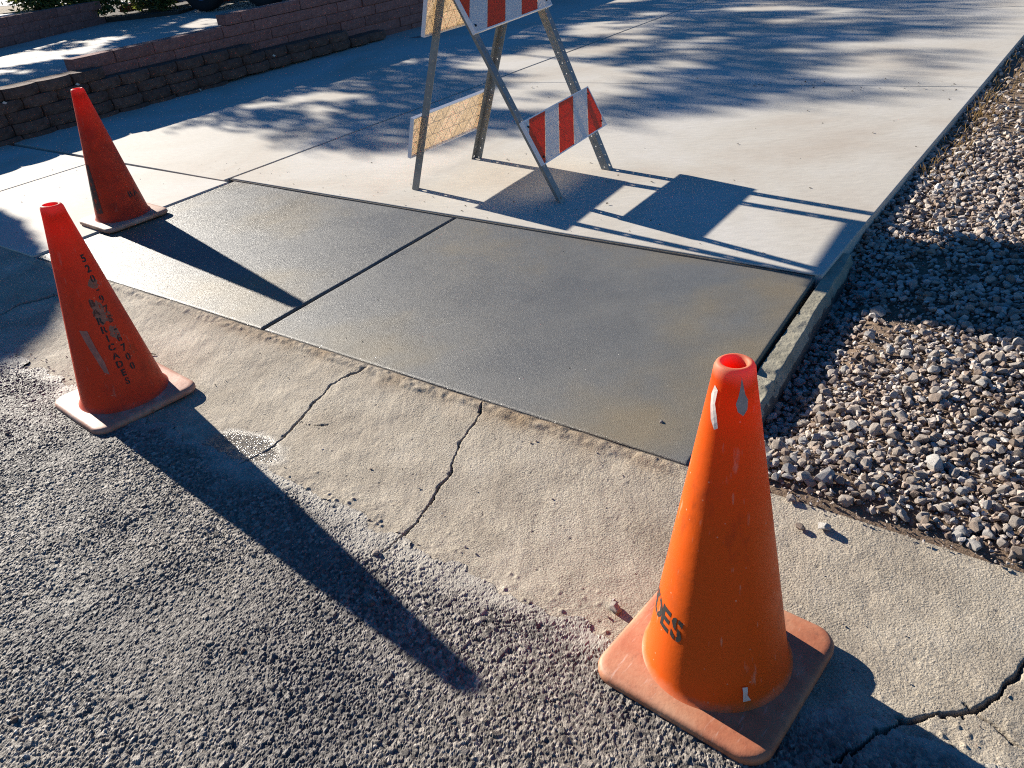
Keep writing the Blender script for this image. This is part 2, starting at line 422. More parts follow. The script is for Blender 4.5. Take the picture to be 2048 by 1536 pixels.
M_STEEL = mat_plain('galvanised_steel', (0.27, 0.275, 0.27), 0.5, 0.6, 30, 0.22, 0.15)
M_BOLT = mat_plain('dark_bolt', (0.03, 0.03, 0.035), 0.5, 0.5, 80, 0.2)
M_PLATE = mat_translucent('cream_panel_plastic', (0.82, 0.77, 0.67), (0.95, 0.86, 0.72), 0.40, 0.5)
M_WHITE = mat_translucent('white_reflective_sheeting', (0.84, 0.84, 0.84), (0.95, 0.92, 0.88), 0.32, 0.35, 30, 0.12)
M_ORANGE = mat_translucent('orange_reflective_sheeting', (0.92, 0.115, 0.012), (1.0, 0.16, 0.012), 0.42, 0.35, 30, 0.15)
M_ORANGE_T = mat_translucent('thin_orange_sheeting', (0.80, 0.085, 0.012), (1.0, 0.95, 0.86), 0.8, 0.35, 30, 0.15)
M_WHITE_T = mat_translucent('thin_white_sheeting', (0.78, 0.80, 0.83), (1.0, 0.9, 0.75), 0.7, 0.35, 30, 0.12)
M_TRIM = mat_plain('panel_edge_white', (0.80, 0.80, 0.82), 0.5, 0, 60, 0.08)
M_INK = mat_plain('worn_black_stencil', (0.022, 0.018, 0.016), 0.7, 0, 90, 0.5)
M_INK2 = mat_plain('faded_stencil', (0.11, 0.03, 0.018), 0.7, 0, 90, 0.5)
M_TAPE = mat_plain('scraped_paint', (0.42, 0.33, 0.30), 0.7, 0, 70, 0.3)
M_TAPE2 = mat_plain('white_tape', (0.75, 0.62, 0.55), 0.6, 0, 60, 0.15)
M_TYRE = mat_plain('black_tyre_rubber', (0.012, 0.012, 0.013), 0.8, 0, 40, 0.3)
M_RIM = mat_plain('blue_grey_rim', (0.18, 0.22, 0.30), 0.45, 0.5, 40, 0.2)
M_DECK = mat_plain('dark_trailer_paint', (0.02, 0.021, 0.025), 0.45, 0.1, 12, 0.3)
M_TERRA = mat_plain('terracotta_edging', (0.33, 0.09, 0.05), 0.85, 0, 25, 0.4)
M_BARK = mat_plain('tree_bark', (0.09, 0.065, 0.045), 0.9, 0, 14, 0.5, 0.8)
M_TWIG = mat_plain('dry_twig', (0.10, 0.065, 0.035), 0.9, 0, 30, 0.4)
M_STRAW = mat_translucent('dry_grass', (0.42, 0.27, 0.10), (0.5, 0.3, 0.1), 0.25, 0.8, 40, 0.35)
M_LITTER = mat_plain('dead_leaf', (0.05, 0.035, 0.025), 0.9, 0, 60, 0.4)
M_PALE = mat_plain('pale_leaf_bit', (0.55, 0.50, 0.42), 0.8, 0, 60, 0.3)
def mat_leaf(name, c0, c1, tcol, w):
    m = Mat(name)
    c = m.ramp(m.noise(4, 4), [(0.3, c0), (0.7, c1)]); m.color(c); m.rough(0.55)
    tr = m.n('ShaderNodeBsdfTranslucent'); tr.inputs['Color'].default_value = (*tcol, 1)
    mx = m.n('ShaderNodeMixShader'); mx.inputs[0].default_value = w
    m.l(m.p.outputs[0], mx.inputs[1]); m.l(tr.outputs[0], mx.inputs[2]); m.l(mx.outputs[0], m.out.inputs['Surface'])
    return m.m
M_LEAF = mat_leaf('tree_leaf', (0.04, 0.065, 0.02), (0.075, 0.11, 0.03), (0.16, 0.24, 0.04), 0.3)
M_LEAF2 = mat_leaf('shrub_leaf', (0.035, 0.055, 0.018), (0.10, 0.13, 0.035), (0.30, 0.36, 0.07), 0.35)

rng = np.random.default_rng(7)
random.seed(7)

# ================================================================== THE SETTING
# ground far around
me = mesh_np('ground', np.array([(-90, -60, -0.16), (90, -60, -0.16), (90, 120, -0.16), (-90, 120, -0.16)]), np.array([[0, 1, 2, 3]]))
tag(link('ground', me, mat=M_DIRT), kind='structure')

# ---------- road and gutter: one fine height field, split along their ragged seam
def axis(segs):
    out = [segs[0][0]]
    for a, b, st in segs:
        n = max(1, int(round((b - a) / st))); out += list(a + (b - a) * (np.arange(n) + 1) / n)
    return np.array(out)
au = axis([(-9, -4, 0.5), (-4, -3.2, 0.06), (-3.2, -2.9, 0.012), (-2.9, -1.366, 0.0032)])
av = axis([(-12, -4, 0.5), (-4, -2.7, 0.02), (-2.7, -1.2, 0.0075), (-1.2, 0.0, 0.0048), (0.0, 2.95, 0.0030), (2.95, 3.3, 0.012), (3.3, 10, 0.3)])
UU, VV = np.meshgrid(au, av, indexing='ij')
nu, nv = UU.shape
uf = UU.ravel(); vf = VV.ravel()
fine = (uf > -3.2) & (vf > -3.0) & (vf < 3.4)
Z = zground(uf, vf)
seam = -1.965 + 0.05 * fbm(vf, vf * 0 + 3.3, 0.5, 11, 4) + 0.05 * fbm(uf, vf, 0.07, 12, 4) + 0.11 * sstep(1.9, 2.6, vf) + 0.0 * vf
# asphalt chips
x_ = uf + 0.002 * fbm(uf, vf, 0.01, 5, 2); y_ = vf
f1, f2, ox, oy, ci, cj = voro(x_, y_, 0.0076, 21)
hc = _h(ci, cj, 31); t1 = _h(ci, cj, 32) - 0.5; t2 = _h(ci, cj, 33) - 0.5; tn = _h(ci, cj, 34)
edge = np.clip((f2 - f1) / 0.32, 0, 1)
hch = (0.0010 + 0.0046 * hc) * (0.12 + 0.88 * np.sqrt(edge)) + 0.0076 * (ox * t1 + oy * t2) * 0.75
b1, b2, bx, by, bi, bj = voro(uf + 0.3, vf + 0.7, 0.0150, 25)
bh = _h(bi, bj, 35); bsel = (bh > 0.84) * np.clip((b2 - b1) / 0.22, 0, 1)
hch = np.maximum(hch, bsel * (0.0030 + 0.0040 * _h(bi, bj, 36) + 0.015 * 0.5 * (bx * (_h(bi, bj, 37) - 0.5) + by * (_h(bi, bj, 38) - 0.5))))
tn = np.where(bsel > 0.35, _h(bi, bj, 39), tn)
hole = (vnoise(uf, vf, 0.021, 61) > 0.86) * 1.0
hch = hch - 0.003 * hole
amp = 0.75 + 0.5 * fbm(uf, vf, 0.16, 41, 3)
film = np.clip(1.25 - (seam - uf) / (0.035 + 0.09 * (vnoise(vf, uf, 0.25, 51))), 0, 1) * (0.55 + 0.6 * fbm(uf, vf, 0.05, 52, 4) + 0.25)
film = np.clip(film, 0, 1)
film = np.maximum(film, 0.35 * sstep(0.22, 0.5, fbm(uf, vf, 0.3, 53, 4)) )
hasph = hch * np.clip(amp, 0.35, 1.3) * (1 - 0.62 * film) + 0.003 * fbm(uf, vf, 0.16, 42, 2)
# gutter skin
g1, g2, gx, gy, gi, gj = voro(uf, vf, 0.011, 71)
hgut = 0.0012 * (1 - np.clip(g1 / 0.6, 0, 1)) * sstep(0.25, 0.8, vnoise(uf, vf, 0.10, 72)) * (0.3 + 0.9 * _h(gi, gj, 70)) + 0.0022 * fbm(uf, vf, 0.06, 73, 4) + 0.004 * fbm(uf, vf, 0.35, 74, 2)
rough_zone = sstep(0.16, 0.0, uf - seam)
k1, k2, kx, ky, ki, kj = voro(uf, vf, 0.019, 75)
lump = (_h(ki, kj, 76) > 0.84) * (0.3 + 1.2 * vnoise(uf, vf, 0.008, 69)) * np.clip(0.45 - k1, 0, 1) * 2.0
hgut = hgut + rough_zone * (0.006 * lump + 0.003 * fbm(uf, vf, 0.03, 77, 3))
pit = (_h(ki, kj, 78) > 0.982) * (vnoise(uf, vf, 0.009, 68) > 0.35) * np.clip(0.3 - k1, 0, 1) * 3.0
hgut = hgut - 0.003 * pit
# cracks
def crack(pts, w, depth, s):
    global hgut, dirt, hasph
    P = np.array(pts); lo = P.min(0) - 0.08; hi = P.max(0) + 0.08
    idx = np.nonzero((uf > lo[0]) & (uf < hi[0]) & (vf > lo[1]) & (vf < hi[1]))[0]
    a = uf[idx] + 0.015 * fbm(uf[idx], vf[idx], 0.06, s, 5); b = vf[idx] + 0.015 * fbm(uf[idx], vf[idx], 0.06, s + 5, 5)
    dmin = np.full(len(idx), 9.0)
    for p, q in zip(P[:-1], P[1:]):
        dv = q - p; L2 = dv @ dv
        t = np.clip(((a - p[0]) * dv[0] + (b - p[1]) * dv[1]) / L2, 0, 1)
        dmin = np.minimum(dmin, np.hypot(a - p[0] - t * dv[0], b - p[1] - t * dv[1]))
    ww = w * (0.30 + 1.5 * vnoise(uf[idx], vf[idx], 0.03, s + 9) ** 1.4)
    ww = ww + w * 1.6 * (vnoise(uf[idx], vf[idx], 0.016, s + 11) > 0.80) * (vnoise(uf[idx], vf[idx], 0.07, s + 12) > 0.45)
    k = np.clip(1.25 - dmin / ww, 0, 1)
    hgut[idx] -= depth * np.minimum(k * 1.6, 1.0); dirt[idx] = np.maximum(dirt[idx], 0.8 * k)
    hasph[idx] -= depth * np.minimum(k * 1.6, 1.0)
dirt = 0.55 * rough_zone * sstep(0.1, 0.5, fbm(uf, vf, 0.05, 79, 3)) * 0.4 + 0.8 * np.clip(pit, 0, 1) * (pit > 0.2)
def uvp(pts): return [tuple(float(t) for t in UV(*p)) for p in pts]
crack(uvp([(-0.492, 2.455), (-0.56, 2.43), (-0.624, 2.385), (-0.669, 2.289), (-0.712, 2.165), (-0.779, 2.059), (-0.84, 1.991)]), 0.0026, 0.015, 201)
crack(uvp([(-0.09, 2.15), (-0.125, 2.067), (-0.179, 1.968), (-0.200, 1.846), (-0.253, 1.739), (-0.289, 1.639), (-0.331, 1.576), (-0.36, 1.53)]), 0.0026, 0.016, 211)
crack(uvp([(1.02, 1.07), (0.960, 1.023), (0.861, 0.953), (0.763, 0.931), (0.663, 0.921), (0.60, 0.90), (0.52, 0.86)]), 0.0042, 0.018, 221)
crack(uvp([(0.80, 0.945), (0.83, 0.90), (0.845, 0.86), (0.90, 0.80)]), 0.0022, 0.010, 241)
crack(uvp([(-0.70, 2.20), (-0.66, 2.17), (-0.60, 2.16)]), 0.0014, 0.006, 251)
crack([(-1.52, -1.05), (-1.56, -1.22), (-1.68, -1.32), (-1.80, -1.30), (-2.0, -1.22), (-2.2, -1.2)], 0.007, 0.02, 231)
# wet patch beside the nearer left cone (a shallow hollow still holding water)
pu0, pv0 = UV(-1.02, 2.20); pu1, pv1 = UV(-0.70, 1.975)
pc = np.array([(pu0 + pu1) / 2, (pv0 + pv1) / 2]); pd = np.array([pu1 - pu0, pv1 - pv0]); pl_ = np.linalg.norm(pd) / 2; pd = pd / (2 * pl_)
ru = (uf - pc[0]) * pd[0] + (vf - pc[1]) * pd[1]; rv = -(uf - pc[0]) * pd[1] + (vf - pc[1]) * pd[0]
wr = np.hypot(ru / pl_, rv / 0.095) + 0.3 * fbm(uf, vf, 0.05, 81, 3)
wet = sstep(1.05, 0.55, wr)
hgut = hgut * (1 - 0.5 * wet) - 0.002 * wet
stain = sstep(0.13, 0.0, (-1.366 - uf) + 0.05 * fbm(uf, vf, 0.07, 91, 3)) * (0.25 + 0.75 * sstep(-0.1, 0.5, fbm(uf, vf, 0.22, 92, 3))) * sstep(-1.2, -0.3, vf) * sstep(2.05, 1.9, vf)
stain = np.clip(stain * 0.75, 0, 1)
stain = np.maximum(stain, 0.22 * sstep(0.0, 0.5, fbm(uf, vf, 0.5, 93, 3)) * sstep(-1.80, -1.68, uf) * sstep(-1.5, -1.64, uf))
# ragged concrete lip left along the foot of the new slab
lip = sstep(0.055, 0.03, -1.366 - uf + 0.03 * fbm(uf, vf, 0.09, 94, 4)) * sstep(0.004, 0.012, -1.366 - uf) * (vf > -1.8) * (vf < 1.9)
hgut = hgut + 0.007 * lip * (0.6 + 0.8 * vnoise(uf, vf, 0.02, 95))
dirt = np.maximum(dirt, 0.75 * sstep(0.012, 0.004, -1.366 - uf) * (vf > -1.8) * (vf < 1.9))
is_g = uf > seam
Zr = Z + np.where(fine, hasph, 0) + 0.002
Zg = Z + np.where(fine, hgut, 0)
tone = np.clip(0.06 + 0.78 * tn + 0.25 * (hc - 0.5) + 0.15 * fbm(uf, vf, 0.4, 54, 3), 0, 1)
ii = np.arange(nu * nv).reshape(nu, nv)
quads = np.stack([ii[:-1, :-1], ii[1:, :-1], ii[1:, 1:], ii[:-1, 1:]], -1).reshape(-1, 4)
fg = is_g[quads[:, 0]]
wx, wy, _ = W(uf, vf)
def sub(name, faces, z, mat, attrs):
    used = np.unique(faces); mp = np.full(nu * nv, -1, np.int64); mp[used] = np.arange(len(used))
    me = mesh_np(name, np.c_[wx[used], wy[used], z[used]], mp[faces], name != 'road')
    for k, v in attrs.items(): attr(me, k, v[used])
    return tag(link(name, me, mat=mat), kind='structure')
# u,v is a left-handed pair in the plane, so flip the winding
sub('road', quads[~fg][:, ::-1], Zr, M_ASPH, dict(tone=tone, film=film))
sub('gutter', quads[fg][:, ::-1], Zg, M_APRON, dict(tone=tone, wet=wet, stain=stain, dirt=dirt))

# ---------- concrete panels with tooled, rounded edges
def panel_mesh(name, c, r, zf, thick=0.10, nmid=14, wob=0.0, zoff=0.0, seed=1, rag=None):
    """c: four (u,v) corners a,b,c,d (a-b one side, d-c the other)"""
    a, b, cc, d = [np.array(p, float) for p in c]
    ls = (np.linalg.norm(b - a) + np.linalg.norm(cc - d)) / 2; lt = (np.linalg.norm(d - a) + np.linalg.norm(cc - b)) / 2
    prof = np.array([0, 0.08, 0.3, 0.65, 1.0]) * r
    def ax(L):
        m_ = np.linspace(r * 1.6, L - r * 1.6, nmid)
        return np.r_[prof, m_, (L - prof)[::-1]]
    S, T = np.meshgrid(ax(ls), ax(lt), indexing='ij')
    s = S / ls; t = T / lt
    u = a[0] * (1 - s) * (1 - t) + b[0] * s * (1 - t) + cc[0] * s * t + d[0] * (1 - s) * t
    v = a[1] * (1 - s) * (1 - t) + b[1] * s * (1 - t) + cc[1] * s * t + d[1] * (1 - s) * t
    e = np.minimum(np.minimum(S, ls - S), np.minimum(T, lt - T))
    drop = np.where(e < r, r - np.sqrt(np.clip(r * r - (r - np.clip(e, 0, r)) ** 2, 0, None)), 0)
    z = zf(u) - drop + zoff
    if wob: z = z + wob * fbm(u.ravel(), v.ravel(), 0.4, seed, 3).reshape(u.shape)
    n, m_ = u.shape
    x, y, _ = W(u, v)
    co = np.c_[x.ravel(), y.ravel(), z.ravel()]
    idx = np.arange(n * m_).reshape(n, m_)
    f = np.stack([idx[:-1, :-1], idx[:-1, 1:], idx[1:, 1:], idx[1:, :-1]], -1).reshape(-1, 4)
    ring = np.r_[idx[:-1, 0], idx[-1, :-1], idx[1:, -1][::-1], idx[0, 1:][::-1]]
    low = co[ring].copy(); low[:, 2] -= thick
    k0 = len(co); co = np.r_[co, low]; k = len(ring)
    nx = np.roll(np.arange(k), -1)
    f2_ = np.c_[ring, ring[nx], k0 + nx, k0 + np.arange(k)]
    f = np.r_[f, f2_]
    # orient outward
    me = mesh_np(name, co, f, True)
    bm = bmesh.new(); bm.from_mesh(me); bmesh.ops.recalc_face_normals(bm, faces=list(bm.faces))
    top = max(bm.faces, key=lambda q: q.calc_center_median().z)
    if top.normal.z < 0: bmesh.ops.reverse_faces(bm, faces=list(bm.faces))
    bm.to_mesh(me); bm.free()
    return me
# sidewalk crossing: fresh panels and their older neighbours
walk = empty('sidewalk', W(-0.7, 0, 0.05)); tag(walk, kind='structure')
inv = Matrix.Translation(-Vector(walk.location))
def panel(name, c, parent, mat, label=None, **kw):
    me = panel_mesh(name, c, **kw)
    me.transform(Matrix.Translation(-Vector(parent.location)))
    o = link(name, me, parent, mat=mat)
    if label: o['label'] = label
    return o
def frame_offset(mat_fn): return mat_fn
fz = lambda u: zdrive(u) - 0.007
panel('concrete_panel', [(U_FRONT, -1.772), (U_FRONT, 0.050), (U_BACK, -0.002), (U_BACK, -1.79)], walk, M_FRESH, 'freshly poured wet grey panel under the shadow of the farthest cone', r=0.009, zf=fz, nmid=30, wob=0.0025, seed=301)
panel('concrete_panel', [(U_FRONT, 0.068), (U_FRONT, 1.868), (U_BACK, 1.795), (U_BACK, 0.012)], walk, M_FRESH, 'freshly poured wet grey panel nearest the gravel', r=0.009, zf=fz, nmid=30, wob=0.0025, seed=302)
for v0, v1 in ((-3.31, -1.795), (-4.9, -3.325), (-6.5, -4.912), (-8.1, -6.512)):
    panel('concrete_panel', [(-1.37, v0), (-1.37, v1), (-0.13 - 0.03 * (v1 + 1.8) * 0 , v1), (-0.13, v0)], walk, M_DRIVE, r=0.005, zf=zdrive, wob=0.002, seed=303)
# driveway panels
drv = empty('driveway', W(3, 0, 0.1)); tag(drv, kind='structure')
uB = lambda v: 2.855 + 0.118 * v if v < 99 else 0
uC = lambda v: 6.02 + 0.17 * v
uA = lambda v: -0.073 if v > -1.86 else -0.12 - 0.012 * (v + 1.86)
VL, VW = -1.852, -5.2
rows = [(uA, uB), (uB, uC), (uC, lambda v: 9.4 + 0.17 * v), (lambda v: 9.4 + 0.17 * v, lambda v: 12.6 + 0.17 * v)]
for k, (fa, fb) in enumerate(rows):
    g = 0.0055
    for va, vb in ((VW, VL - 0.011), (VL + 0.011, V_EDGE)):
        panel('concrete_panel', [(fa(va) + g, va), (fb(va) - g, va), (fb(vb) - g, vb), (fa(vb) + g, vb)], drv, M_DRIVE, r=0.005, zf=zdrive, thick=0.12, nmid=10, wob=0.002, seed=310 + k)
# dirt seen in the joints
bm = bmesh.new()
for (u0, u1, v0, v1, dz) in ((-1.358, -0.080, -5.15, 1.79, -0.026), (-0.079, 12.4, -5.15, 1.79, -0.0065), (-1.358, -0.2, -8.0, -5.15, -0.022)):
    q = [W(u0, v0), W(u0, v1), W(u1, v1), W(u1, v0)]; us = (u0, u0, u1, u1)
    vs = [bm.verts.new((p[0], p[1], zdrive(k) + dz)) for p, k in zip(q, us)]
    bm.faces.new(vs[::-1])
tag(bm_obj('joint_filler', bm, M_JOINT), kind='structure')

# ---------- rough concrete edging strip beside the new slab
su = np.linspace(-1.36, 0.20, 420); sv = np.linspace(0, 1, 26)
SU, SV = np.meshgrid(su, sv, indexing='ij')
t = (SU + 1.36) / 1.56
vin = 1.870 - 0.070 * t; wout = 0.078 - 0.030 * t + 0.012 * fbm(SU.ravel(), SU.ravel() * 0, 0.16, 401, 4).reshape(SU.shape)
Vs = vin + 0.004 + wout * SV
chip = 0.018 * sstep(0.25, 0.75, vnoise(SU.ravel(), Vs.ravel(), 0.045, 402).reshape(SU.shape)) * sstep(0.3, 0.75, vnoise(SU.ravel(), SU.ravel() * 0 + 2, 0.22, 406).reshape(SU.shape))
Zs = zdrive(SU) - 0.013 - 0.006 * (1 - t) - 0.6 * chip + 0.0018 * fbm(SU.ravel(), Vs.ravel(), 0.015, 403, 3).reshape(SU.shape)
edge_drop = sstep(0.80, 1.0, SV) ** 2
Zs = Zs - edge_drop * (0.012 + 0.012 * vnoise(SU.ravel(), SU.ravel() * 0, 0.05, 404).reshape(SU.shape))
x, y, _ = W(SU, Vs)
co = np.c_[x.ravel(), y.ravel(), Zs.ravel()]
n_, m_ = SU.shape; idx = np.arange(n_ * m_).reshape(n_, m_)
f = np.stack([idx[:-1, :-1], idx[:-1, 1:], idx[1:, 1:], idx[1:, :-1]], -1).reshape(-1, 4)
# outer face: four rings down with its own roughness
prev = idx[:, -1]; allco = [co]; allf = [f]; base = len(co)
for k, dz in enumerate((0.012, 0.03, 0.055, 0.13)):
    vo = Vs[:, -1] + 0.006 + 0.006 * fbm(su, su * 0 + k * 0.02, 0.05, 405, 3)
    x, y, _ = W(su, vo)
    ring = np.c_[x, y, Zs[:, -1] - dz]; allco.append(ring); cur = base + np.arange(n_); base += n_
    allf.append(np.c_[prev[:-1], cur[:-1], cur[1:], prev[1:]]); prev = cur
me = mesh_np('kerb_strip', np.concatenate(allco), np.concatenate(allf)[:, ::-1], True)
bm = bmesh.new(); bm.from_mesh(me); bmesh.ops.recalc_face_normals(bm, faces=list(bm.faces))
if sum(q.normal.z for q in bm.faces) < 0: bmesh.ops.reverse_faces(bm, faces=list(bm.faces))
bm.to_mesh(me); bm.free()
me.materials.append(M_STRIP); me.materials.append(mat_rough_concrete('shaded_face_concrete', (0.06, 0.052, 0.045), (0.16, 0.14, 0.115)))  # second, darker concrete paints shade into the strip's outer face
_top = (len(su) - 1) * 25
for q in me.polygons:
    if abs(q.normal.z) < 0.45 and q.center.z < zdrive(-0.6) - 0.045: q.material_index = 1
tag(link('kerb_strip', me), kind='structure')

# ---------- gravel bed beside the driveway
def vin_bed(u):
    t = np.clip((u + 1.36) / 1.56, 0, 1); return np.where(u < 0.2, 1.962 - 0.112 * t, V_EDGE)
def zbed(u, v):
    dd = v - vin_bed(u)
    z = 0.080 + 0.02 * u - 0.040 + 0.034 * sstep(-0.85, -1.25, u)
    trench = (0.048 * sstep(0.20, 0.02, dd) + 0.022 * sstep(0.45, 0.1, dd)) * sstep(-1.28, -1.0, u) * (0.12 + 0.88 * sstep(0.5, 0.0, u))
    return z - trench + 0.020 * fbm(u, v, 0.45, 501, 3) + 0.035 * sstep(0.3, 1.6, dd)
au2 = axis([(-1.375, 1.5, 0.025), (1.5, 4, 0.05), (4, 14, 0.3)]); tv = axis([(0, 0.3, 0.012), (0.3, 2.2, 0.03), (2.2, 10, 0.4)])
BU, BT = np.meshgrid(au2, tv, indexing='ij')
BV = vin_bed(BU) - 0.01 + BT
BZ = zbed(BU.ravel(), BV.ravel()).reshape(BU.shape) - 0.004
BZ[0, :] -= 0.02
x, y, _ = W(BU, BV); n_, m_ = BU.shape; idx = np.arange(n_ * m_).reshape(n_, m_)
f = np.stack([idx[:-1, :-1], idx[:-1, 1:], idx[1:, 1:], idx[1:, :-1]], -1).reshape(-1, 4)
bed_loc = Vector(W(0, 2.5, 0.0))
me = mesh_np('gravel_bed', np.c_[x.ravel(), y.ravel(), BZ.ravel()] - np.array(bed_loc), f[:, ::-1], True)
bm = bmesh.new(); bm.from_mesh(me)
if sum(q.normal.z for q in bm.faces) < 0: bmesh.ops.reverse_faces(bm, faces=list(bm.faces))
bm.to_mesh(me); bm.free()
bed = tag(link('gravel_bed', me, loc=bed_loc, mat=M_SOIL), kind='structure')

# stone shapes: convex hulls of scattered points, unit size
def hull(seed, npts, flat, bev=0.0):
    r = np.random.default_rng(seed); bm = bmesh.new()
    p = r.normal(size=(npts, 3)); p /= np.linalg.norm(p, axis=1)[:, None]
    p *= (0.80 + 0.24 * r.random((npts, 1)))
    p *= np.array([1.0, 0.62 + 0.3 * r.random(), flat])
    for q in p: bm.verts.new(q)
    out = bmesh.ops.convex_hull(bm, input=list(bm.verts))
    junk = [g for g in out['geom_interior'] if isinstance(g, bmesh.types.BMVert)]
    bmesh.ops.delete(bm, geom=junk, context='VERTS')
    if bev: bmesh.ops.bevel(bm, geom=list(bm.edges), offset=bev, segments=1, profile=0.6, affect='EDGES', clamp_overlap=True)
    bmesh.ops.triangulate(bm, faces=list(bm.faces)); bmesh.ops.recalc_face_normals(bm, faces=list(bm.faces))
    bm.verts.ensure_lookup_table(); bm.verts.index_update()
    co = np.array([v.co[:] for v in bm.verts]); fc = np.array([[v.index for v in q.verts] for q in bm.faces]); bm.free()
    return co, fc
PROT = [hull(900 + i, 15 + i % 7, 0.42 + 0.3 * ((i * 7) % 10) / 10) for i in range(26)]
PROT_SM = [hull(980 + i, 9, 0.6) for i in range(8)]
PROT_BIG = [hull(1000 + i, 20 + i % 5, 0.45 + 0.28 * ((i * 3) % 7) / 7, 0.09) for i in range(12)]
def rots(n, r, tilt=0.6):
    a = r.random(n) * 2 * np.pi; b = r.normal(size=n) * tilt; c = r.normal(size=n) * tilt
    ca, sa, cb, sb, cc, sc = np.cos(a), np.sin(a), np.cos(b), np.sin(b), np.cos(c), np.sin(c)
    Rz = np.zeros((n, 3, 3)); Rz[:, 0, 0] = ca; Rz[:, 0, 1] = -sa; Rz[:, 1, 0] = sa; Rz[:, 1, 1] = ca; Rz[:, 2, 2] = 1
    Rx = np.zeros((n, 3, 3)); Rx[:, 0, 0] = 1; Rx[:, 1, 1] = cb; Rx[:, 1, 2] = -sb; Rx[:, 2, 1] = sb; Rx[:, 2, 2] = cb
    Ry = np.zeros((n, 3, 3)); Ry[:, 0, 0] = cc; Ry[:, 0, 2] = sc; Ry[:, 2, 0] = -sc; Ry[:, 2, 2] = cc; Ry[:, 1, 1] = 1
    return Rz @ Rx @ Ry
def scatter_mesh(name, prots, pos, size, r, tilt=0.42):
    n = len(pos); which = r.integers(0, len(prots), n); RM = rots(n, r, tilt); tn_ = r.random(n)
    C, Fs, T = [], [], []; base = 0
    for k, (co, fc) in enumerate(prots):
        s = np.nonzero(which == k)[0]
        if not len(s): continue
        v = np.einsum('nij,vj->nvi', RM[s], co) * size[s][:, None, None] + pos[s][:, None, :]
        C.append(v.reshape(-1, 3)); m_ = len(co)
        Fs.append((fc[None] + (base + np.arange(len(s)) * m_)[:, None, None]).reshape(-1, 3)); base += len(s) * m_
        T.append(np.repeat(tn_[s], m_))
    me = mesh_np(name, np.concatenate(C), np.concatenate(Fs), False); attr(me, 'tone', np.concatenate(T)); return me
# stone positions by relaxed dart throwing on a grid
def stones(u0, u1, t0, t1, pitch, r, jit=0.45):
    a = np.arange(u0, u1, pitch); b = np.arange(t0, t1, pitch)
    A, B = np.meshgrid(a, b, indexing='ij'); A = A.ravel() + (r.random(A.size) - 0.5) * 2 * jit * pitch; B = B.ravel() + (r.random(B.size) - 0.5) * 2 * jit * pitch
    return A, B
r = np.random.default_rng(55)
PU, PT, PS = [], [], []
for (u0, u1, t0, t1, pitch, s0, s1) in ((-1.375, 0.4, 0.0, 1.7, 0.0205, 0.0065, 0.0185), (-1.375, 0.4, 0.0, 1.7, 0.034, 0.011, 0.025), (0.4, 2.0, 0.0, 2.0, 0.025, 0.009, 0.022), (0.4, 2.0, 0.0, 2.0, 0.044, 0.014, 0.027), (2.0, 5.5, 0.0, 2.6, 0.036, 0.014, 0.026), (-1.375, 2.0, 1.7, 3.4, 0.045, 0.012, 0.026), (5.5, 9, 0, 3, 0.07, 0.02, 0.035)):
    a, b = stones(u0, u1, t0, t1, pitch, r); PU.append(a); PT.append(b); PS.append(s0 + (s1 - s0) * r.random(len(a)) ** 1.8)
PU = np.concatenate(PU); PT = np.concatenate(PT); PS = np.concatenate(PS)
PV = vin_bed(PU) + 0.012 + PT
bare = fbm(PU, PV, 0.35, 511, 3)                        # soil shows where this is high
keep = (bare < 0.12 + 0.5 * r.random(len(PU)) ** 2) & (PU > -1.330 + 0.03 * fbm(PV, PV * 0, 0.15, 512, 3) - 0.0)
dry = sstep(2.6, 3.6, PU) * (PT > 0.03)                 # farther up the bed turns to soil and dry grass
keep &= r.random(len(PU)) > np.maximum(0.75 * dry, 0.65 * sstep(0.5, 1.1, PT) * sstep(0.3, 1.4, PU))
PU, PV, PT, PS = PU[keep], PV[keep], PT[keep], PS[keep]
PZ = zbed(PU, PV) + PS * (0.15 + 0.55 * r.random(len(PU)))
x, y, _ = W(PU, PV)
pos = np.c_[x, y, PZ] - np.array(bed_loc)
dist = np.linalg.norm(np.c_[x, y, PZ] - np.array([0, 0, CAM_H]), axis=1)
# in-frame test for picking the stones that show largest
wpt = np.c_[x, y, PZ] - np.array([0, 0, CAM_H]); dz = wpt @ np.array(fwd); px = wpt @ np.array(r2) / dz * F_PX; py = wpt @ np.array(u2) / dz * F_PX
inside = (np.abs(px) < 0.5) & (np.abs(py) < 0.375)
score = np.where(inside, PS / dist, 0); order = np.argsort(-score)
bigs = order[:290]; rest = np.setdiff1d(np.arange(len(PS)), bigs)
me = scatter_mesh('gravel', PROT, pos[rest], PS[rest], r)
tag(link('gravel', me, bed, mat=M_STONE), kind='stuff')
big_me = []
for k, (co, fc) in enumerate(PROT_BIG):
    for tv_ in (0.3, 0.5, 0.72, 0.95):
        m1 = mesh_np('stone', co, fc, False); attr(m1, 'tone', np.full(len(co), tv_)); m1.materials.append(M_STONE); big_me.append(m1)
for i in bigs:
    o = link('stone', big_me[int(r.integers(len(big_me)))], bed, pos[i], (r.normal() * 0.5, r.normal() * 0.5, r.random() * 6.28)); s = float(PS[i]) * 1.04; o.scale = (s, s, s)
# grit between the stones
a, b = stones(-1.37, 1.6, 0.0, 1.7, 0.013, r, 0.5); vv = vin_bed(a) + b; kp = r.random(len(a)) < 0.55; a, vv = a[kp], vv[kp]
x, y, _ = W(a, vv); sz = 0.0025 + 0.0045 * r.random(len(a)) ** 2
me = scatter_mesh('grit', PROT_SM, np.c_[x, y, zbed(a, vv) + sz * 0.3] - np.array(bed_loc), sz, r)
tag(link('grit', me, bed, mat=M_STONE), kind='stuff')

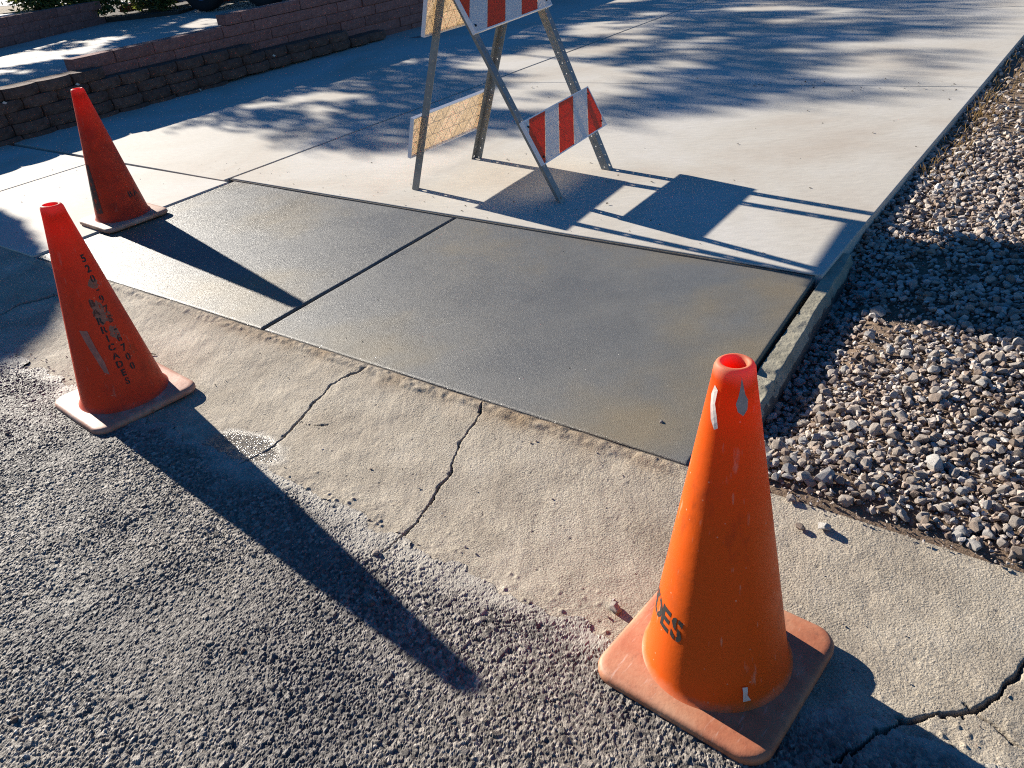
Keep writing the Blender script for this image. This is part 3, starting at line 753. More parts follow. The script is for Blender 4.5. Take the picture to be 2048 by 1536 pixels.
# ---------- neighbour's driveway and higher ground
nd = empty('neighbour_driveway', W(2, -6.5, 0.45)); tag(nd, kind='structure')
def npan(c, **kw):
    me = panel_mesh('concrete_panel', c, r=0.005, zf=zneigh, **kw); me.transform(Matrix.Translation(-Vector(nd.location))); link('concrete_panel', me, nd, mat=M_NDRIVE)
npan([(-1.2, -6.55), (6.5, -7.05), (6.5, -5.14), (-1.2, -5.02)], thick=0.3, seed=331)
npan([(-1.2, -8.6), (6.5, -9.4), (6.5, -7.056), (-1.2, -6.556)], thick=0.3, seed=332)
npan([(6.506, -9.4), (13, -10), (13, -5.14), (6.506, -5.14)], thick=0.3, seed=333)
bm = bmesh.new()
add_prism(bm, [W(-0.55, -7.69)[:2], W(3.30, -9.09)[:2], W(3.30, -26)[:2], W(-0.55, -26)[:2]], 0.2, 0.775)
tag(bm_obj('raised_ground', bm, M_DIRT), kind='structure')
bm = bmesh.new()
add_prism(bm, [W(3.37, -9.0)[:2], W(3.62, -8.65)[:2], W(4.0, -8.22)[:2], W(4.45, -8.5)[:2], W(4.6, -9.0)[:2], W(5.2, -9.6)[:2], W(5.2, -14)[:2], W(3.37, -14)[:2]], 0.3, 0.575)
tag(bm_obj('planter_bed', bm, M_PLANTER), kind='structure')
bm = bmesh.new()
add_prism(bm, [W(5.2, -9.6)[:2], W(14, -10)[:2], W(14, -40)[:2], W(5.2, -40)[:2]], 0.3, 0.60)
add_prism(bm, [W(3.37, -14)[:2], W(5.19, -14)[:2], W(5.19, -40)[:2], W(3.37, -40)[:2]], 0.3, 0.58)
tag(bm_obj('gravel_yard', bm, M_STEP), kind='structure')

# ================================================================== RETAINING WALLS
def block_mesh(name, L, H, D, bulge, rough_, seed, mat, nx=7, nz=4, top=True):
    """front at y=0 facing -y, body towards +y"""
    xs = np.linspace(0, 1, nx); zs = np.linspace(0, 1, nz)
    X, Zz = np.meshgrid(xs, zs, indexing='ij')
    ex = 1 - (2 * X - 1) ** 2; ez = 1 - np.abs(2 * Zz - 1) ** 6
    r = np.random.default_rng(seed)
    Y = -bulge * ex ** 0.8 + rough_ * (r.random(X.shape) - 0.5) * (0.3 + ez) + rough_ * 0.8 * (1 - ez)
    edge = (X == 0) | (X == 1)
    Xw = X * L; Zw = Zz * H
    co = np.c_[Xw.ravel(), Y.ravel(), Zw.ravel()]
    idx = np.arange(nx * nz).reshape(nx, nz)
    f = [list(q) for q in np.stack([idx[:-1, :-1], idx[1:, :-1], idx[1:, 1:], idx[:-1, 1:]], -1).reshape(-1, 4)]
    k = len(co)
    co = np.r_[co, [(0, D, 0), (L, D, 0), (L, D, H), (0, D, H)]]
    f.append([k + 1, k, k + 3, k + 2])
    f.append(list(idx[:, -1]) + [k + 2, k + 3]); f.append(list(idx[::-1, 0]) + [k, k + 1])
    f.append(list(idx[0, :]) [::1] + [k + 3, k]); f.append(list(idx[-1, ::-1]) + [k + 1, k + 2])
    me = bpy.data.meshes.new(name); me.from_pydata([tuple(c) for c in co], [], f); me.update()
    bm = bmesh.new(); bm.from_mesh(me); bmesh.ops.recalc_face_normals(bm, faces=list(bm.faces)); bm.to_mesh(me); bm.free()
    me.materials.append(mat)
    return me
BRN = [block_mesh('block', 0.292, 0.087, 0.2, 0.046, 0.016, 600 + i, M_BROWN) for i in range(6)]
PNK = [block_mesh('block', 0.394, 0.098, 0.15, 0.006, 0.006, 620 + i, M_PINK, 8, 5) for i in range(6)]
PNKH = [block_mesh('block', 0.194, 0.098, 0.15, 0.005, 0.006, 640 + i, M_PINK, 5, 5) for i in range(3)]
def wall(name, label, loc, rz): return tag(empty(name, loc, rz), label, 'retaining wall')
w1 = wall('retaining_wall', 'low dark brown split-face block wall stepping down along the driveway edge', W(-0.176, -4.78, 0.0), DA)
rr = np.random.default_rng(66)
TILT = 0.015
for k, (zt, xend) in enumerate(((0.115, 4.7), (0.205, 4.66), (0.295, 4.05), (0.385, 2.72), (0.475, 1.10))):
    x = xend - 0.3 * 30
    x0 = -1.6
    n0 = 0
    while x < xend - 0.01:
        if x > x0 and not (k == 0 and x > 2.2) and not (k == 1 and False):
            link('block', BRN[int(rr.integers(6))], w1, (x + 0.002, 0.016 * k + 0.006 * rr.normal(), zt - 0.09 + TILT * x), (0, -TILT, 0.012 * rr.normal()))
        x += 0.3
w2 = wall('block_wall', 'pinkish red slump block wall rising behind the brown wall beside the driveway', W(0.75, -4.99, 0.0), DA)
for k in range(7):
    zt = 0.58 - 0.105 * 4 + 0.105 * k      # tops
    xs = {5: 1.66, 6: 4.9}.get(k, 0.0); xe = 9.5
    x = xs; first = True
    while x < xe:
        half = first and (k % 2 == 1)
        L = 0.2 if half else 0.4
        if half: me_ = PNKH[int(rr.integers(3))]
        else: me_ = PNK[int(rr.integers(6))]
        first = False
        zz = zt - 0.10 + 0.018 * x
        if zz + 0.1 > zdrive(x + 0.75) - 0.02: link('block', me_, w2, (x + 0.003, 0.004 * rr.normal(), zz), (0, -0.018, 0.008 * rr.normal()))
        x += L
bm = bmesh.new(); add_box(bm, 0.03, 9.4, 0.02, 0.12, 0.0, 0.60)
core = bm_obj('mortar', bm, M_PINK, w2); core.rotation_euler = (0, -0.012, 0); core.location = (0, 0, -0.045)
# third wall, across the neighbour's driveway
pa = Vector(W(-0.6, -7.55)); pb = Vector(W(3.40, -9.0)); dv = pb - pa
w3 = wall('block_wall', 'dull red block wall below the shrubs, beyond the shaded driveway at top left', (pa.x, pa.y, 0.0), math.atan2(dv.y, dv.x))
Lw = dv.length
for k in range(4):
    x = 0.0; first = True
    while x < Lw - 0.1:
        half = first and k % 2 == 1; L = 0.2 if half else 0.4; first = False
        if x + L > Lw + 0.12: break
        link('block', (PNKH if half else PNK)[int(rr.integers(3))], w3, (x + 0.003, 0.004 * rr.normal(), 0.40 + 0.1 * k), (0, 0, 0.008 * rr.normal()))
        x += L
bm = bmesh.new(); add_box(bm, 0.03, Lw - 0.12, 0.02, 0.13, 0.3, 0.79); bm_obj('mortar', bm, M_PINK, w3)
# pale steps above it
stp = empty('steps', W(1.6, -8.6, 0.775), w3.rotation_euler.z); tag(stp, 'bright pale concrete steps above the dull red wall at top left', 'steps')
for k in range(4):
    bm = bmesh.new(); add_box(bm, -3.0, 0.55 - 0.22 * k, 0.0 + 0.62 * k, 0.62 * (k + 1) - 0.003, 0.0, 0.03 + 0.085 * k); bm_obj('step', bm, M_STEP, stp, bevel=0.008)

# ================================================================== TRAFFIC CONES
def cone_profile():
    return [(0.158, 0.026), (0.150, 0.029), (0.143, 0.036), (0.1385, 0.048), (0.1345, 0.075)] + [(0.1345 - (0.1345 - 0.0365) * t, 0.075 + 0.605 * t) for t in (0.1, 0.2, 0.3, 0.4, 0.5, 0.6, 0.7, 0.8, 0.9, 1.0)] + \
           [(0.0350, 0.692), (0.0335, 0.702), (0.0305, 0.708), (0.0265, 0.7110), (0.0225, 0.7105), (0.0200, 0.706), (0.0195, 0.690), (0.0215, 0.66)]
def cone_r(z):
    if z < 0.075: return 0.1365
    return 0.1345 - 0.098 * (z - 0.075) / 0.605
def lathe(prof, n=72, wob=None):
    co = []; f = []
    for j, (r, z) in enumerate(prof):
        for i in range(n):
            a = 2 * math.pi * i / n
            rr_ = r * (1 + (wob(a, z) if wob else 0)); co.append((rr_ * math.cos(a), rr_ * math.sin(a), z))
    for j in range(len(prof) - 1):
        for i in range(n):
            f.append((j * n + i, j * n + (i + 1) % n, (j + 1) * n + (i + 1) % n, (j + 1) * n + i))
    return np.array(co), np.array(f)
def base_mesh(mat):
    bm = bmesh.new(); h = 0.1875; rc = 0.05
    def outline(inset, z):
        pts = []; hh = h - inset; r_ = max(rc - inset, 0.008)
        for cx, cy, a0 in ((1, 1, 0), (-1, 1, 90), (-1, -1, 180), (1, -1, 270)):
            for k in range(9):
                a = R(a0 + k * 11.25); pts.append((cx * (hh - r_) + r_ * math.cos(a), cy * (hh - r_) + r_ * math.sin(a), z))
        return [bm.verts.new(p) for p in pts]
    rings = [outline(0.016, 0.0), outline(0.006, 0.002), outline(0.0, 0.008), outline(0.0, 0.018), outline(0.003, 0.024), outline(0.009, 0.027), outline(0.02, 0.0285)]
    n = len(rings[0])
    for a, b in zip(rings[:-1], rings[1:]):
        for i in range(n): bm.faces.new((a[i], a[(i + 1) % n], b[(i + 1) % n], b[i]))
    bm.faces.new(rings[0][::-1])
    ctr = [bm.verts.new((0.132 * math.cos(2 * math.pi * i / n + R(0)), 0.132 * math.sin(2 * math.pi * i / n), 0.0295)) for i in range(n)]
    for i in range(n): bm.faces.new((rings[-1][i], rings[-1][(i + 1) % n], ctr[(i + 1) % n], ctr[i]))
    return bm
def glyph(text, size):
    cu = bpy.data.curves.new('txt', 'FONT'); cu.body = text; cu.size = size; cu.align_x = 'CENTER'; cu.align_y = 'CENTER'
    cu.resolution_u = 3; cu.offset = size * 0.034
    o = bpy.data.objects.new('txt', cu); COL.objects.link(o)
    dg = bpy.context.evaluated_depsgraph_get(); me = bpy.data.meshes.new_from_object(o.evaluated_get(dg))
    bpy.data.objects.remove(o); bpy.data.curves.remove(cu)
    bm = bmesh.new(); bm.from_mesh(me); bpy.data.meshes.remove(me)
    bmesh.ops.triangulate(bm, faces=list(bm.faces))
    bmesh.ops.subdivide_edges(bm, edges=[e for e in bm.edges if e.calc_length() > size * 0.25], cuts=2, use_grid_fill=True)
    return bm
def wrap(bm, th0, z0, stretch=1.0, lift=0.0009, cut=None):
    """lay a flat glyph (x along, y up) on the cone wall"""
    kill = []
    for v in bm.verts:
        x, y = v.co.x * stretch, v.co.y; z = z0 + y; r_ = cone_r(z)
        th = th0 + x / r_; v.co = ((r_ + lift) * math.cos(th), (r_ + lift) * math.sin(th), z)
def stencil(bm, gap, step=None):
    """remove a slim vertical bar so the letter reads as stencilled"""
    for x0 in (-gap, gap):
        bmesh.ops.bisect_plane(bm, geom=list(bm.verts) + list(bm.edges) + list(bm.faces), plane_co=(x0, 0, 0), plane_no=(1, 0, 0))
    bmesh.ops.delete(bm, geom=[f for f in bm.faces if abs(f.calc_center_median().x) < gap], context='FACES')
def patch(pts, th0, z0, lift=0.0007, n=10):
    """an irregular flat mark on the cone wall, outline in metres"""
    bm = bmesh.new(); vs = [bm.verts.new((x, y, 0)) for x, y in pts]; bm.faces.new(vs)
    bmesh.ops.triangulate(bm, faces=list(bm.faces))
    for _ in range(3): bmesh.ops.subdivide_edges(bm, edges=[e for e in bm.edges if e.calc_length() > 0.012], cuts=1)
    bmesh.ops.triangulate(bm, faces=list(bm.faces))
    wrap(bm, th0, z0, 1.0, lift); return bm
def ragged(w, h, seed, n=22, amp=0.35):
    r = random.Random(seed)
    return [((w / 2) * math.cos(2 * math.pi * i / n) * (1 + amp * (r.random() - 0.5) * 2), (h / 2) * math.sin(2 * math.pi * i / n) * (1 + amp * (r.random() - 0.5) * 2)) for i in range(n)]
M_CONE_A = mat_cone('orange_cone_plastic', (0.74, 0.108, 0.007), (0.42, 0.09, 0.02), (0.62, 0.36, 0.22), 0.56)
M_CONE_B = mat_cone('faded_red_cone_plastic', (0.62, 0.055, 0.014), (0.30, 0.035, 0.014), (0.42, 0.20, 0.13), 0.50)
M_CONE_C = mat_cone('grimy_red_cone_plastic', (0.55, 0.048, 0.012), (0.10, 0.025, 0.012), (0.35, 0.14, 0.09), 0.42)
M_BASE_A = mat_cone_base('dusty_cone_base', (0.36, 0.095, 0.04), (0.45, 0.165, 0.08), (0.53, 0.26, 0.145))
M_BASE_B = mat_cone_base('pale_worn_cone_base', (0.34, 0.125, 0.075), (0.46, 0.225, 0.145), (0.62, 0.41, 0.31))
M_BASE_C = mat_cone_base('brown_worn_cone_base', (0.26, 0.12, 0.075), (0.38, 0.22, 0.15), (0.48, 0.33, 0.25))
def make_cone(label, loc, rz, mc, mb, tip=0.0, tilt=(0, 0)):
    t = tag(empty('traffic_cone', loc, 0), label, 'traffic cone', 'traffic cones guarding the wet slab')
    t.rotation_euler = (tilt[0], tilt[1], 0)
    w_ = lambda a, z: 0.006 * math.sin(2 * a + 1.0 + z * 4) + (tip * math.cos(2 * a + 0.6) * max(0, (z - 0.6) / 0.1) if tip else 0)
    co, f = lathe(cone_profile(), 72, w_)
    link('body', mesh_np('body', co, f, True), t, mat=mc)
    bm_obj('base', base_mesh(mb), mb, t, True, rot=(0, 0, rz))
    return t
def letter(t, ch, th, z, size, mat, stretch=1.0, gap=0.05, name='letter'):
    bm = glyph(ch, size)
    if ch in 'BDRCSA0689': stencil(bm, size * 0.035)
    wrap(bm, R(th), z, stretch)
    o = bm_obj(name, bm, mat, t)
# near right cone
cA = make_cone('bright orange cone closest to the camera with sunlit side and stencilled letters', (0.3622, 1.102, 0.010), R(-3.108 * 57.29578 + 45), M_CONE_A, M_BASE_A)
word = 'BARRICADES'
for i, ch in enumerate(word):
    letter(cA, ch, -147 - (9 - i) * 17.0, 0.172, 0.068, M_INK, 0.92)
bm_obj('tape_scrap', patch([(-0.006, 0.028), (0.004, 0.027), (0.0035, 0.008), (0.013, -0.012), (0.015, -0.026), (-0.006, -0.030), (-0.004, -0.01)], R(-83), 0.054, 0.0025), M_TAPE2, cA)
bm_obj('paint_scrape', patch([(0.0, 0.045), (0.003, 0.03), (0.006, 0.015), (0.011, 0.005), (0.010, -0.012), (0.003, -0.022), (-0.006, -0.014), (-0.009, 0.0), (-0.005, 0.012), (-0.002, 0.028)], R(-88), 0.655), M_TAPE, cA)
bm_obj('paint_scrape', patch([(-0.008, 0.03), (0.0, 0.024), (-0.001, 0.0), (0.006, -0.02), (0.012, -0.04), (0.006, -0.045), (-0.004, -0.03), (-0.010, -0.008), (-0.013, 0.012)], R(-147), 0.648), M_TAPE2, cA)
# near left cone with the stacked stencil
cB = make_cone('dull red cone at left with a telephone number stencilled down its side', (-1.3679, 2.4722, 0.006), R(-3.112 * 57.29578 + 45), M_CONE_B, M_BASE_B, 0.10)
num = '520-975-6700'
for i, ch in enumerate(num):
    k = i / 11
    letter(cB, ch, -30.0 - 5.5 * min(1, k * 1.7), 0.537 - 0.376 * k, 0.033, M_INK if i not in (3, 5, 6) else M_INK2, 0.95)
for i, ch in enumerate('BARRICADES'):
    k = i / 9
    letter(cB, ch, -57.0 + 5.5 * k, 0.398 - 0.277 * k, 0.031, M_INK if i > 1 else M_INK2, 0.95)
for (w_, h_, th, z, sd) in ((0.030, 0.036, -35, 0.455, 1), (0.034, 0.075, -52, 0.370, 2), (0.028, 0.03, -37, 0.345, 3), (0.03, 0.045, -38, 0.288, 4), (0.022, 0.035, -20, 0.215, 5)):
    bm_obj('faded_patch', patch(ragged(w_, h_, sd), R(th), z, 0.0005), M_TAPE if False else mat_plain('stripped_paint', (0.30, 0.13, 0.085), 0.75, 0, 60, 0.4), cB)
bm_obj('paint_scrape', patch([(-0.022, 0.075), (0.004, 0.07), (0.012, 0.02), (0.026, -0.04), (0.030, -0.085), (0.016, -0.075), (0.004, -0.03), (-0.012, 0.03)], R(-86), 0.245), mat_plain('pale_scrape', (0.40, 0.16, 0.12), 0.7, 0, 60, 0.3), cB)
# far left cone
cC = make_cone('grimy dark red cone farthest back, standing where old driveway meets the new slab', (-2.0967, 4.4694, 0.062), R(-42), M_CONE_C, M_BASE_C, 0.0, (R(1.0), R(-0.6)))
for i, ch in enumerate('BA'):
    letter(cC, ch, -30 + 18 * i, 0.150, 0.045, M_INK, 1.0)
bm_obj('black_scuff', patch([(-0.03, 0.14), (0.0, 0.13), (0.012, 0.05), (0.02, -0.03), (0.03, -0.12), (-0.02, -0.125), (-0.034, -0.03), (-0.038, 0.06)], R(-122), 0.20), M_INK2, cC)
bm_obj('black_scuff', patch(ragged(0.07, 0.16, 12), R(-150), 0.16), M_INK, cC)

# ================================================================== A-FRAME BARRICADE
bar = tag(empty('barricade', (0.1194, 4.3904, 0.0902)), 'folding A-frame barricade with orange and white striped boards on steel legs', 'barricade')
B0 = Vector(bar.location)
wdv = Vector((0.58432, 0.81152, 0)); 
CD = dict(o=Vector((0.50984, 4.13360, 0.09113)), up=Vector((-0.3962, 0.28528, 0.87272)))
AB = dict(o=Vector((-0.27107, 4.64712, 0.08935)), up=Vector((0.22459, -0.16171, 0.96094)))
for fr, sgn in ((CD, 1), (AB, -1)):
    n = wdv.cross(fr['up']).normalized()
    outv = Vector((0.81152, -0.58432, 0)) * sgn
    if n.dot(outv) < 0: n = -n
    fr['n'] = n
def P3(fr, x, z, d=0.0):
    return fr['o'] + wdv * x + fr['up'] * z + fr['n'] * d - B0
def plate_with_holes(bm, L, w, th, pitch, hr, place, big=True):
    """strip along t in [0,L], width s in [0,w], thickness in [0,th]; place(t,s,d)->point"""
    n = int(L / pitch)
    ang = [math.pi / 4 * k for k in range(8)]
    for i in range(n):
        t0 = L * i / n; t1 = L * (i + 1) / n; tc = (t0 + t1) / 2
        hr_ = hr * (1.9 if (big and i == 0) else 1.0)
        out = [(t1, w / 2), (t1, w), (tc, w), (t0, w), (t0, w / 2), (t0, 0), (tc, 0), (t1, 0)]
        inn = [(tc + hr_ * math.cos(a), w / 2 + hr_ * math.sin(a)) for a in ang]
        rings = {}
        for d in (0, th):
            rings[d] = ([bm.verts.new(place(t_, s, d)) for t_, s in out], [bm.verts.new(place(t_, s, d)) for t_, s in inn])
            A, I = rings[d]
            for k in range(8): bm.faces.new((A[k], A[(k + 1) % 8], I[(k + 1) % 8], I[k]))
        for k in range(8):
            bm.faces.new((rings[0][1][k], rings[0][1][(k + 1) % 8], rings[th][1][(k + 1) % 8], rings[th][1][k]))
        for k in (1, 2, 5, 6):
            bm.faces.new((rings[0][0][k], rings[0][0][(k + 1) % 8], rings[th][0][(k + 1) % 8], rings[th][0][k]))
def leg(fr, xb, xt, zb, zt, side):
    """steel angle: one flange in the frame plane, one at right angles pointing inwards"""
    bm = bmesh.new()
    a = P3(fr, xb, zb); b = P3(fr, xt, zt); ax = (b - a); L = ax.length; ax.normalize()
    sx = wdv - ax * wdv.dot(ax); sx.normalize(); nn = fr['n']
    w = 0.042; th = 0.003
    plate_with_holes(bm, L, w, th, 0.058, 0.0042, lambda t, s, d: a + ax * t + sx * (side * (s - w / 2)) - nn * (0.003 + d))
    plate_with_holes(bm, L, w, th, 0.058, 0.0042, lambda t, s, d: a + ax * t + sx * (side * (w / 2 - d)) - nn * (0.003 + th + s), big=False)
    return bm_obj('leg', bm, M_STEEL, bar)
def board(fr, zl, zr, h, stripes, xL=-0.36, xR=0.36, stripe_gap=None):
    """hollow panel fixed to the outside of the legs: zl/zr bottom-edge heights at left/right"""
    zb = lambda x: zl + (zr - zl) * (x - xL) / (xR - xL)
    bm = bmesh.new()
    def pl(x0, x1, f0, f1, d0, d1):
        v = []
        for d in (d0, d1):
            for x, f_ in ((x0, f0), (x1, f0), (x1, f1), (x0, f1)): v.append(bm.verts.new(P3(fr, x, zb(x) + f_, d)))
        for q in ((0, 1, 2, 3), (7, 6, 5, 4), (0, 4, 5, 1), (1, 5, 6, 2), (2, 6, 7, 3), (3, 7, 4, 0)): bm.faces.new([v[i] for i in q])
    pl(xL, xR, 0, h, 0.016, 0.019)                       # skin
    o = bm_obj('panel', bm, M_PLATE, bar)
    bm = bmesh.new()
    e = 0.006
    pl(xL - e, xL, -e, h + e, 0.0, 0.0215); pl(xR, xR + e, -e, h + e, 0.0, 0.0215)
    pl(xL, xR, -e, 0, 0.0, 0.0215); pl(xL, xR, h, h + e, 0.0, 0.0215)
    bm_obj('rim', bm, M_TRIM, o)
    bm = bmesh.new()                                      # triangulated ribs on the back
    def rib(p, q, wd=0.003, d0=0.0147, d1=0.016):
        p = Vector(p); q = Vector(q); t_ = (q - p).normalized(); nn = Vector((-t_.y, t_.x)) * wd / 2
        v = []
        for d in (d0, d1):
            for c in (p - nn, q - nn, q + nn, p + nn): v.append(bm.verts.new(P3(fr, c.x, zb(c.x) + c.y, d)))
        for qd in ((0, 1, 2, 3), (7, 6, 5, 4), (0, 4, 5, 1), (1, 5, 6, 2), (2, 6, 7, 3), (3, 7, 4, 0)): bm.faces.new([v[i] for i in qd])
    rows = max(2, int(round(h / 0.075))); cw = 0.088; rh = h / rows
    for j in range(1, rows): rib((xL, j * rh), (xR, j * rh))
    nX = int((xR - xL) / cw); cw = (xR - xL) / nX
    for j in range(rows):
        for i in range(nX):
            x0 = xL + i * cw
            rib((x0, j * rh), (x0 + cw / 2, (j + 1) * rh)); rib((x0 + cw / 2, (j + 1) * rh), (x0 + cw, j * rh))
    bm_obj('rib', bm, M_PLATE, o)
    # diagonal sheeting: x = xb + (z - zb)
    def clip(poly, a, lim, keep_ge):
        out = []
        for i in range(len(poly)):
            p, q = poly[i], poly[(i + 1) % len(poly)]
            ip = (p[a] >= lim) == keep_ge; iq = (q[a] >= lim) == keep_ge
            if ip: out.append(p)
            if ip != iq:
                t = (lim - p[a]) / (q[a] - p[a]); out.append((p[0] + t * (q[0] - p[0]), p[1] + t * (q[1] - p[1])))
        return out
    for x0, x1, col in stripes:
        g = 0.0022
        poly = [(x0 + g, 0), (x1 - g, 0), (x1 - g + h * 0.93, h), (x0 + g + h * 0.93, h)]
        poly = clip(clip(poly, 0, xL + 0.002, True), 0, xR - 0.002, False)
        if len(poly) < 3: continue
        bm = bmesh.new()
        add_prism(bm, poly, 0.0192, 0.0202, lambda x, y, d: P3(fr, x, zb(x) + y * 0.996 + 0.0004, d))
        bm_obj('stripe', bm, (M_ORANGE if col else M_WHITE) if fr is CD else (M_ORANGE_T if col else M_WHITE_T), o)
    for x in (xL + 0.022, xR - 0.030):
        for f_ in (0.028, h - 0.03):
            bm = bmesh.new(); add_tube(bm, P3(fr, x, zb(x) + f_, 0.0203), P3(fr, x, zb(x) + f_, 0.0245), 0.0062, 0.0055, 10); bm_obj('bolt', bm, M_BOLT, o)
    return o
low_st = [(-0.60, -0.44, 0), (-0.44, -0.280, 1), (-0.280, -0.136, 0), (-0.136, 0.026, 1), (0.026, 0.190, 0), (0.190, 0.355, 1), (0.355, 0.52, 0)]
up_st = [(-0.67, -0.51, 0), (-0.51, -0.350, 1), (-0.350, -0.190, 0), (-0.190, -0.021, 1), (-0.021, 0.140, 0), (0.140, 0.305, 1), (0.305, 0.47, 0)]
leg(CD, -0.275, -0.262, -0.012, 1.20, 1); leg(CD, 0.276, 0.472, 0.004, 1.20, -1)
leg(AB, -0.285, -0.190, -0.004, 1.09, -1); leg(AB, 0.290, 0.405, -0.008, 1.09, 1)
board(CD, 0.208, 0.236, 0.220, low_st, -0.296, 0.404); board(CD, 0.902, 0.935, 0.27, up_st, -0.292, 0.456)
board(AB, 0.192, 0.196, 0.210, low_st, -0.328, 0.366); board(AB, 0.818, 0.830, 0.25, up_st, -0.290, 0.40)
bm = bmesh.new(); add_tube(bm, P3(CD, -0.29, 1.195, -0.02), P3(CD, 0.47, 1.195, -0.02), 0.008, 0.008, 8); bm_obj('hinge_rod', bm, M_STEEL, bar)
for x_a, x_c in ((-0.20, -0.262), (0.40, 0.465)):
    bm = bmesh.new(); add_tube(bm, P3(AB, x_a, 1.07, -0.01), P3(CD, x_c, 1.185, -0.015), 0.012, 0.012, 8); bm_obj('hinge_strap', bm, M_STEEL, bar)

# ================================================================== LOOSE STONES, TWIGS, LITTER
def loose(x, y, z, s, k, tone_, label, cat='stone', group=None, rz=0.0, name='stone', flat=1.0):
    co, fc = PROT_BIG[k]; me = mesh_np(name, co, fc, False); attr(me, 'tone', np.full(len(co), tone_)); me.materials.append(M_STONE)
    o = link(name, me, None, (x, y, z + s * 0.40), (0.2, -0.15, rz)); o.scale = (s, s * 0.95, s * flat); return tag(o, label, cat, group)
def gz(x, y):
    u, v = UV(x, y); return float(zground(u, v))
for (x, y, s, k, tn_, lab) in (
    (0.668, 1.532, 0.0165, 0, 0.6, 'upright grey stone on the gutter just below the gravel edge'),
    (0.660, 1.440, 0.0145, 3, 0.25, 'small brown stone on the gutter, left of a white one'),
    (0.712, 1.428, 0.0225, 5, 0.98, 'small white stone on the gutter, right of a brown one'),
    (0.186, 1.270, 0.0215, 8, 0.7, 'squarish stone beside the left corner of the nearest cone base'),
    (-0.385, 1.525, 0.0135, 7, 0.5, 'lump of broken concrete near the lower end of the middle crack'),
    (-0.655, 1.245, 0.0085, 2, 0.15, 'dark pebble lying on the asphalt left of the long cone shadow'),
    (-1.095, 1.115, 0.0115, 9, 0.1, 'dark pebble on the asphalt in the bottom left corner'),
    (-1.700, 2.290, 0.009, 4, 0.12, 'dark chip on the gutter left of the lettered cone')):
    loose(x, y, gz(x, y) + 0.002, s, k, tn_, lab, rz=k * 0.7)
loose(0.425, 1.925, zdrive(-1.2) - 0.008, 0.0085, 6, 0.85, 'pale pebble on the wet slab near its front right corner', rz=1.0)
def on_bed(u, v, s, k, tn_, lab, flat=1.0):
    x, y, _ = W(u, v); loose(x, y, float(zbed(np.array([u]), np.array([v]))[0]) + s * 0.15, s, k, tn_, lab, rz=k * 1.3, flat=flat)
on_bed(-1.06, 2.42, 0.036, 1, 1.0, 'largest rough pale rock standing proud in the gravel')
on_bed(-1.27, 2.20, 0.032, 10, 0.95, 'pale rock at the gravel edge above the gutter')
on_bed(-1.29, 2.155, 0.024, 3, 0.65, 'flat grey rock leaning against the pale rock at the gravel edge')
on_bed(-0.20, 2.06, 0.040, 5, 0.78, 'flat grey stone in the barricade shadow near the edging strip', 0.6)
on_bed(-1.20, 2.08, 0.022, 6, 0.25, 'tan stone in the gravel behind the nearest cone')
on_bed(-1.24, 2.72, 0.028, 0, 0.88, 'big grey stone in the gravel near the right edge of the view')
gn = 420
gv = np.random.default_rng(77).uniform(-1.6, 3.2, gn); g_r = np.random.default_rng(78)
gu = np.where(g_r.random(gn) < 0.55, -1.93 + 0.05 * g_r.normal(size=gn), g_r.uniform(-1.95, -1.37, gn)); gs = 0.0016 + 0.0042 * g_r.random(gn) ** 3
gx_, gy_, _ = W(gu, gv)
me = scatter_mesh('loose_grit', PROT_SM, np.c_[gx_, gy_, zground(gu, gv) + 0.0015 + gs * 0.3], gs, g_r)
tag(link('loose_grit', me, mat=M_STONE), 'fine loose grit scattered over the gutter and its seam with the asphalt', 'grit', kind='stuff')
# twig on the gutter and one in the gravel
def twig(p, q, r_, lab):
    bm = bmesh.new(); p = Vector(p); q = Vector(q); c = (p + q) / 2; m1 = (p * 0.45 + q * 0.55) - c + Vector((0.004, 0.003, 0.003))
    add_tube(bm, p - c, m1, r_, r_ * 0.9, 6); add_tube(bm, m1, q - c, r_ * 0.9, r_ * 0.5, 6)
    o = bm_obj('twig', bm, M_TWIG, loc=c); return tag(o, lab, 'twig')
x1, y1 = -1.445, 2.805; x2, y2 = -1.37, 2.79
twig((x1, y1, gz(x1, y1) + 0.006), (x2, y2, gz(x2, y2) + 0.006), 0.0035, 'short dark twig on the gutter below the wet slab')
# scattered dead leaf bits on the old concrete
rl = np.random.default_rng(91)
C = []; Fq = []
def litter_at(u, v, s, zf):
    a = rl.random() * 6.28; x, y, _ = W(u, v); z = zf(u) + 0.001
    k = len(C); t = rl.normal(size=4) * 0.25
    for j, (dx, dy) in enumerate(((-1, -0.2), (0.1, -0.6), (1, 0.1), (-0.1, 0.6))):
        C.append((x + s * (dx * math.cos(a) - dy * math.sin(a)), y + s * (dx * math.sin(a) + dy * math.cos(a)), z + s * abs(t[j]) * 1.6))
    Fq.append((k, k + 1, k + 2, k + 3))
for _ in range(70): litter_at(rl.uniform(-0.05, 3.2), rl.uniform(-1.5, 1.75), rl.uniform(0.003, 0.011), zdrive)
for _ in range(60): litter_at(rl.uniform(-0.06, 0.18), rl.uniform(-2.4, 1.7), rl.uniform(0.002, 0.006), zdrive)
for _ in range(26): litter_at(rl.uniform(-1.3, 0.1), rl.uniform(-4.0, -1.9), rl.uniform(0.003, 0.008), zdrive)
for _ in range(40): litter_at(2.95 + rl.normal() * 0.1, rl.uniform(0.3, 1.75), rl.uniform(0.004, 0.012), zdrive)
for _ in range(24): litter_at(rl.uniform(-1.3, -0.15), rl.uniform(-1.6, 1.8), rl.uniform(0.0015, 0.004), lambda u: zdrive(u) - 0.007)
me = mesh_np('leaf_litter', np.array(C), np.array(Fq), False)
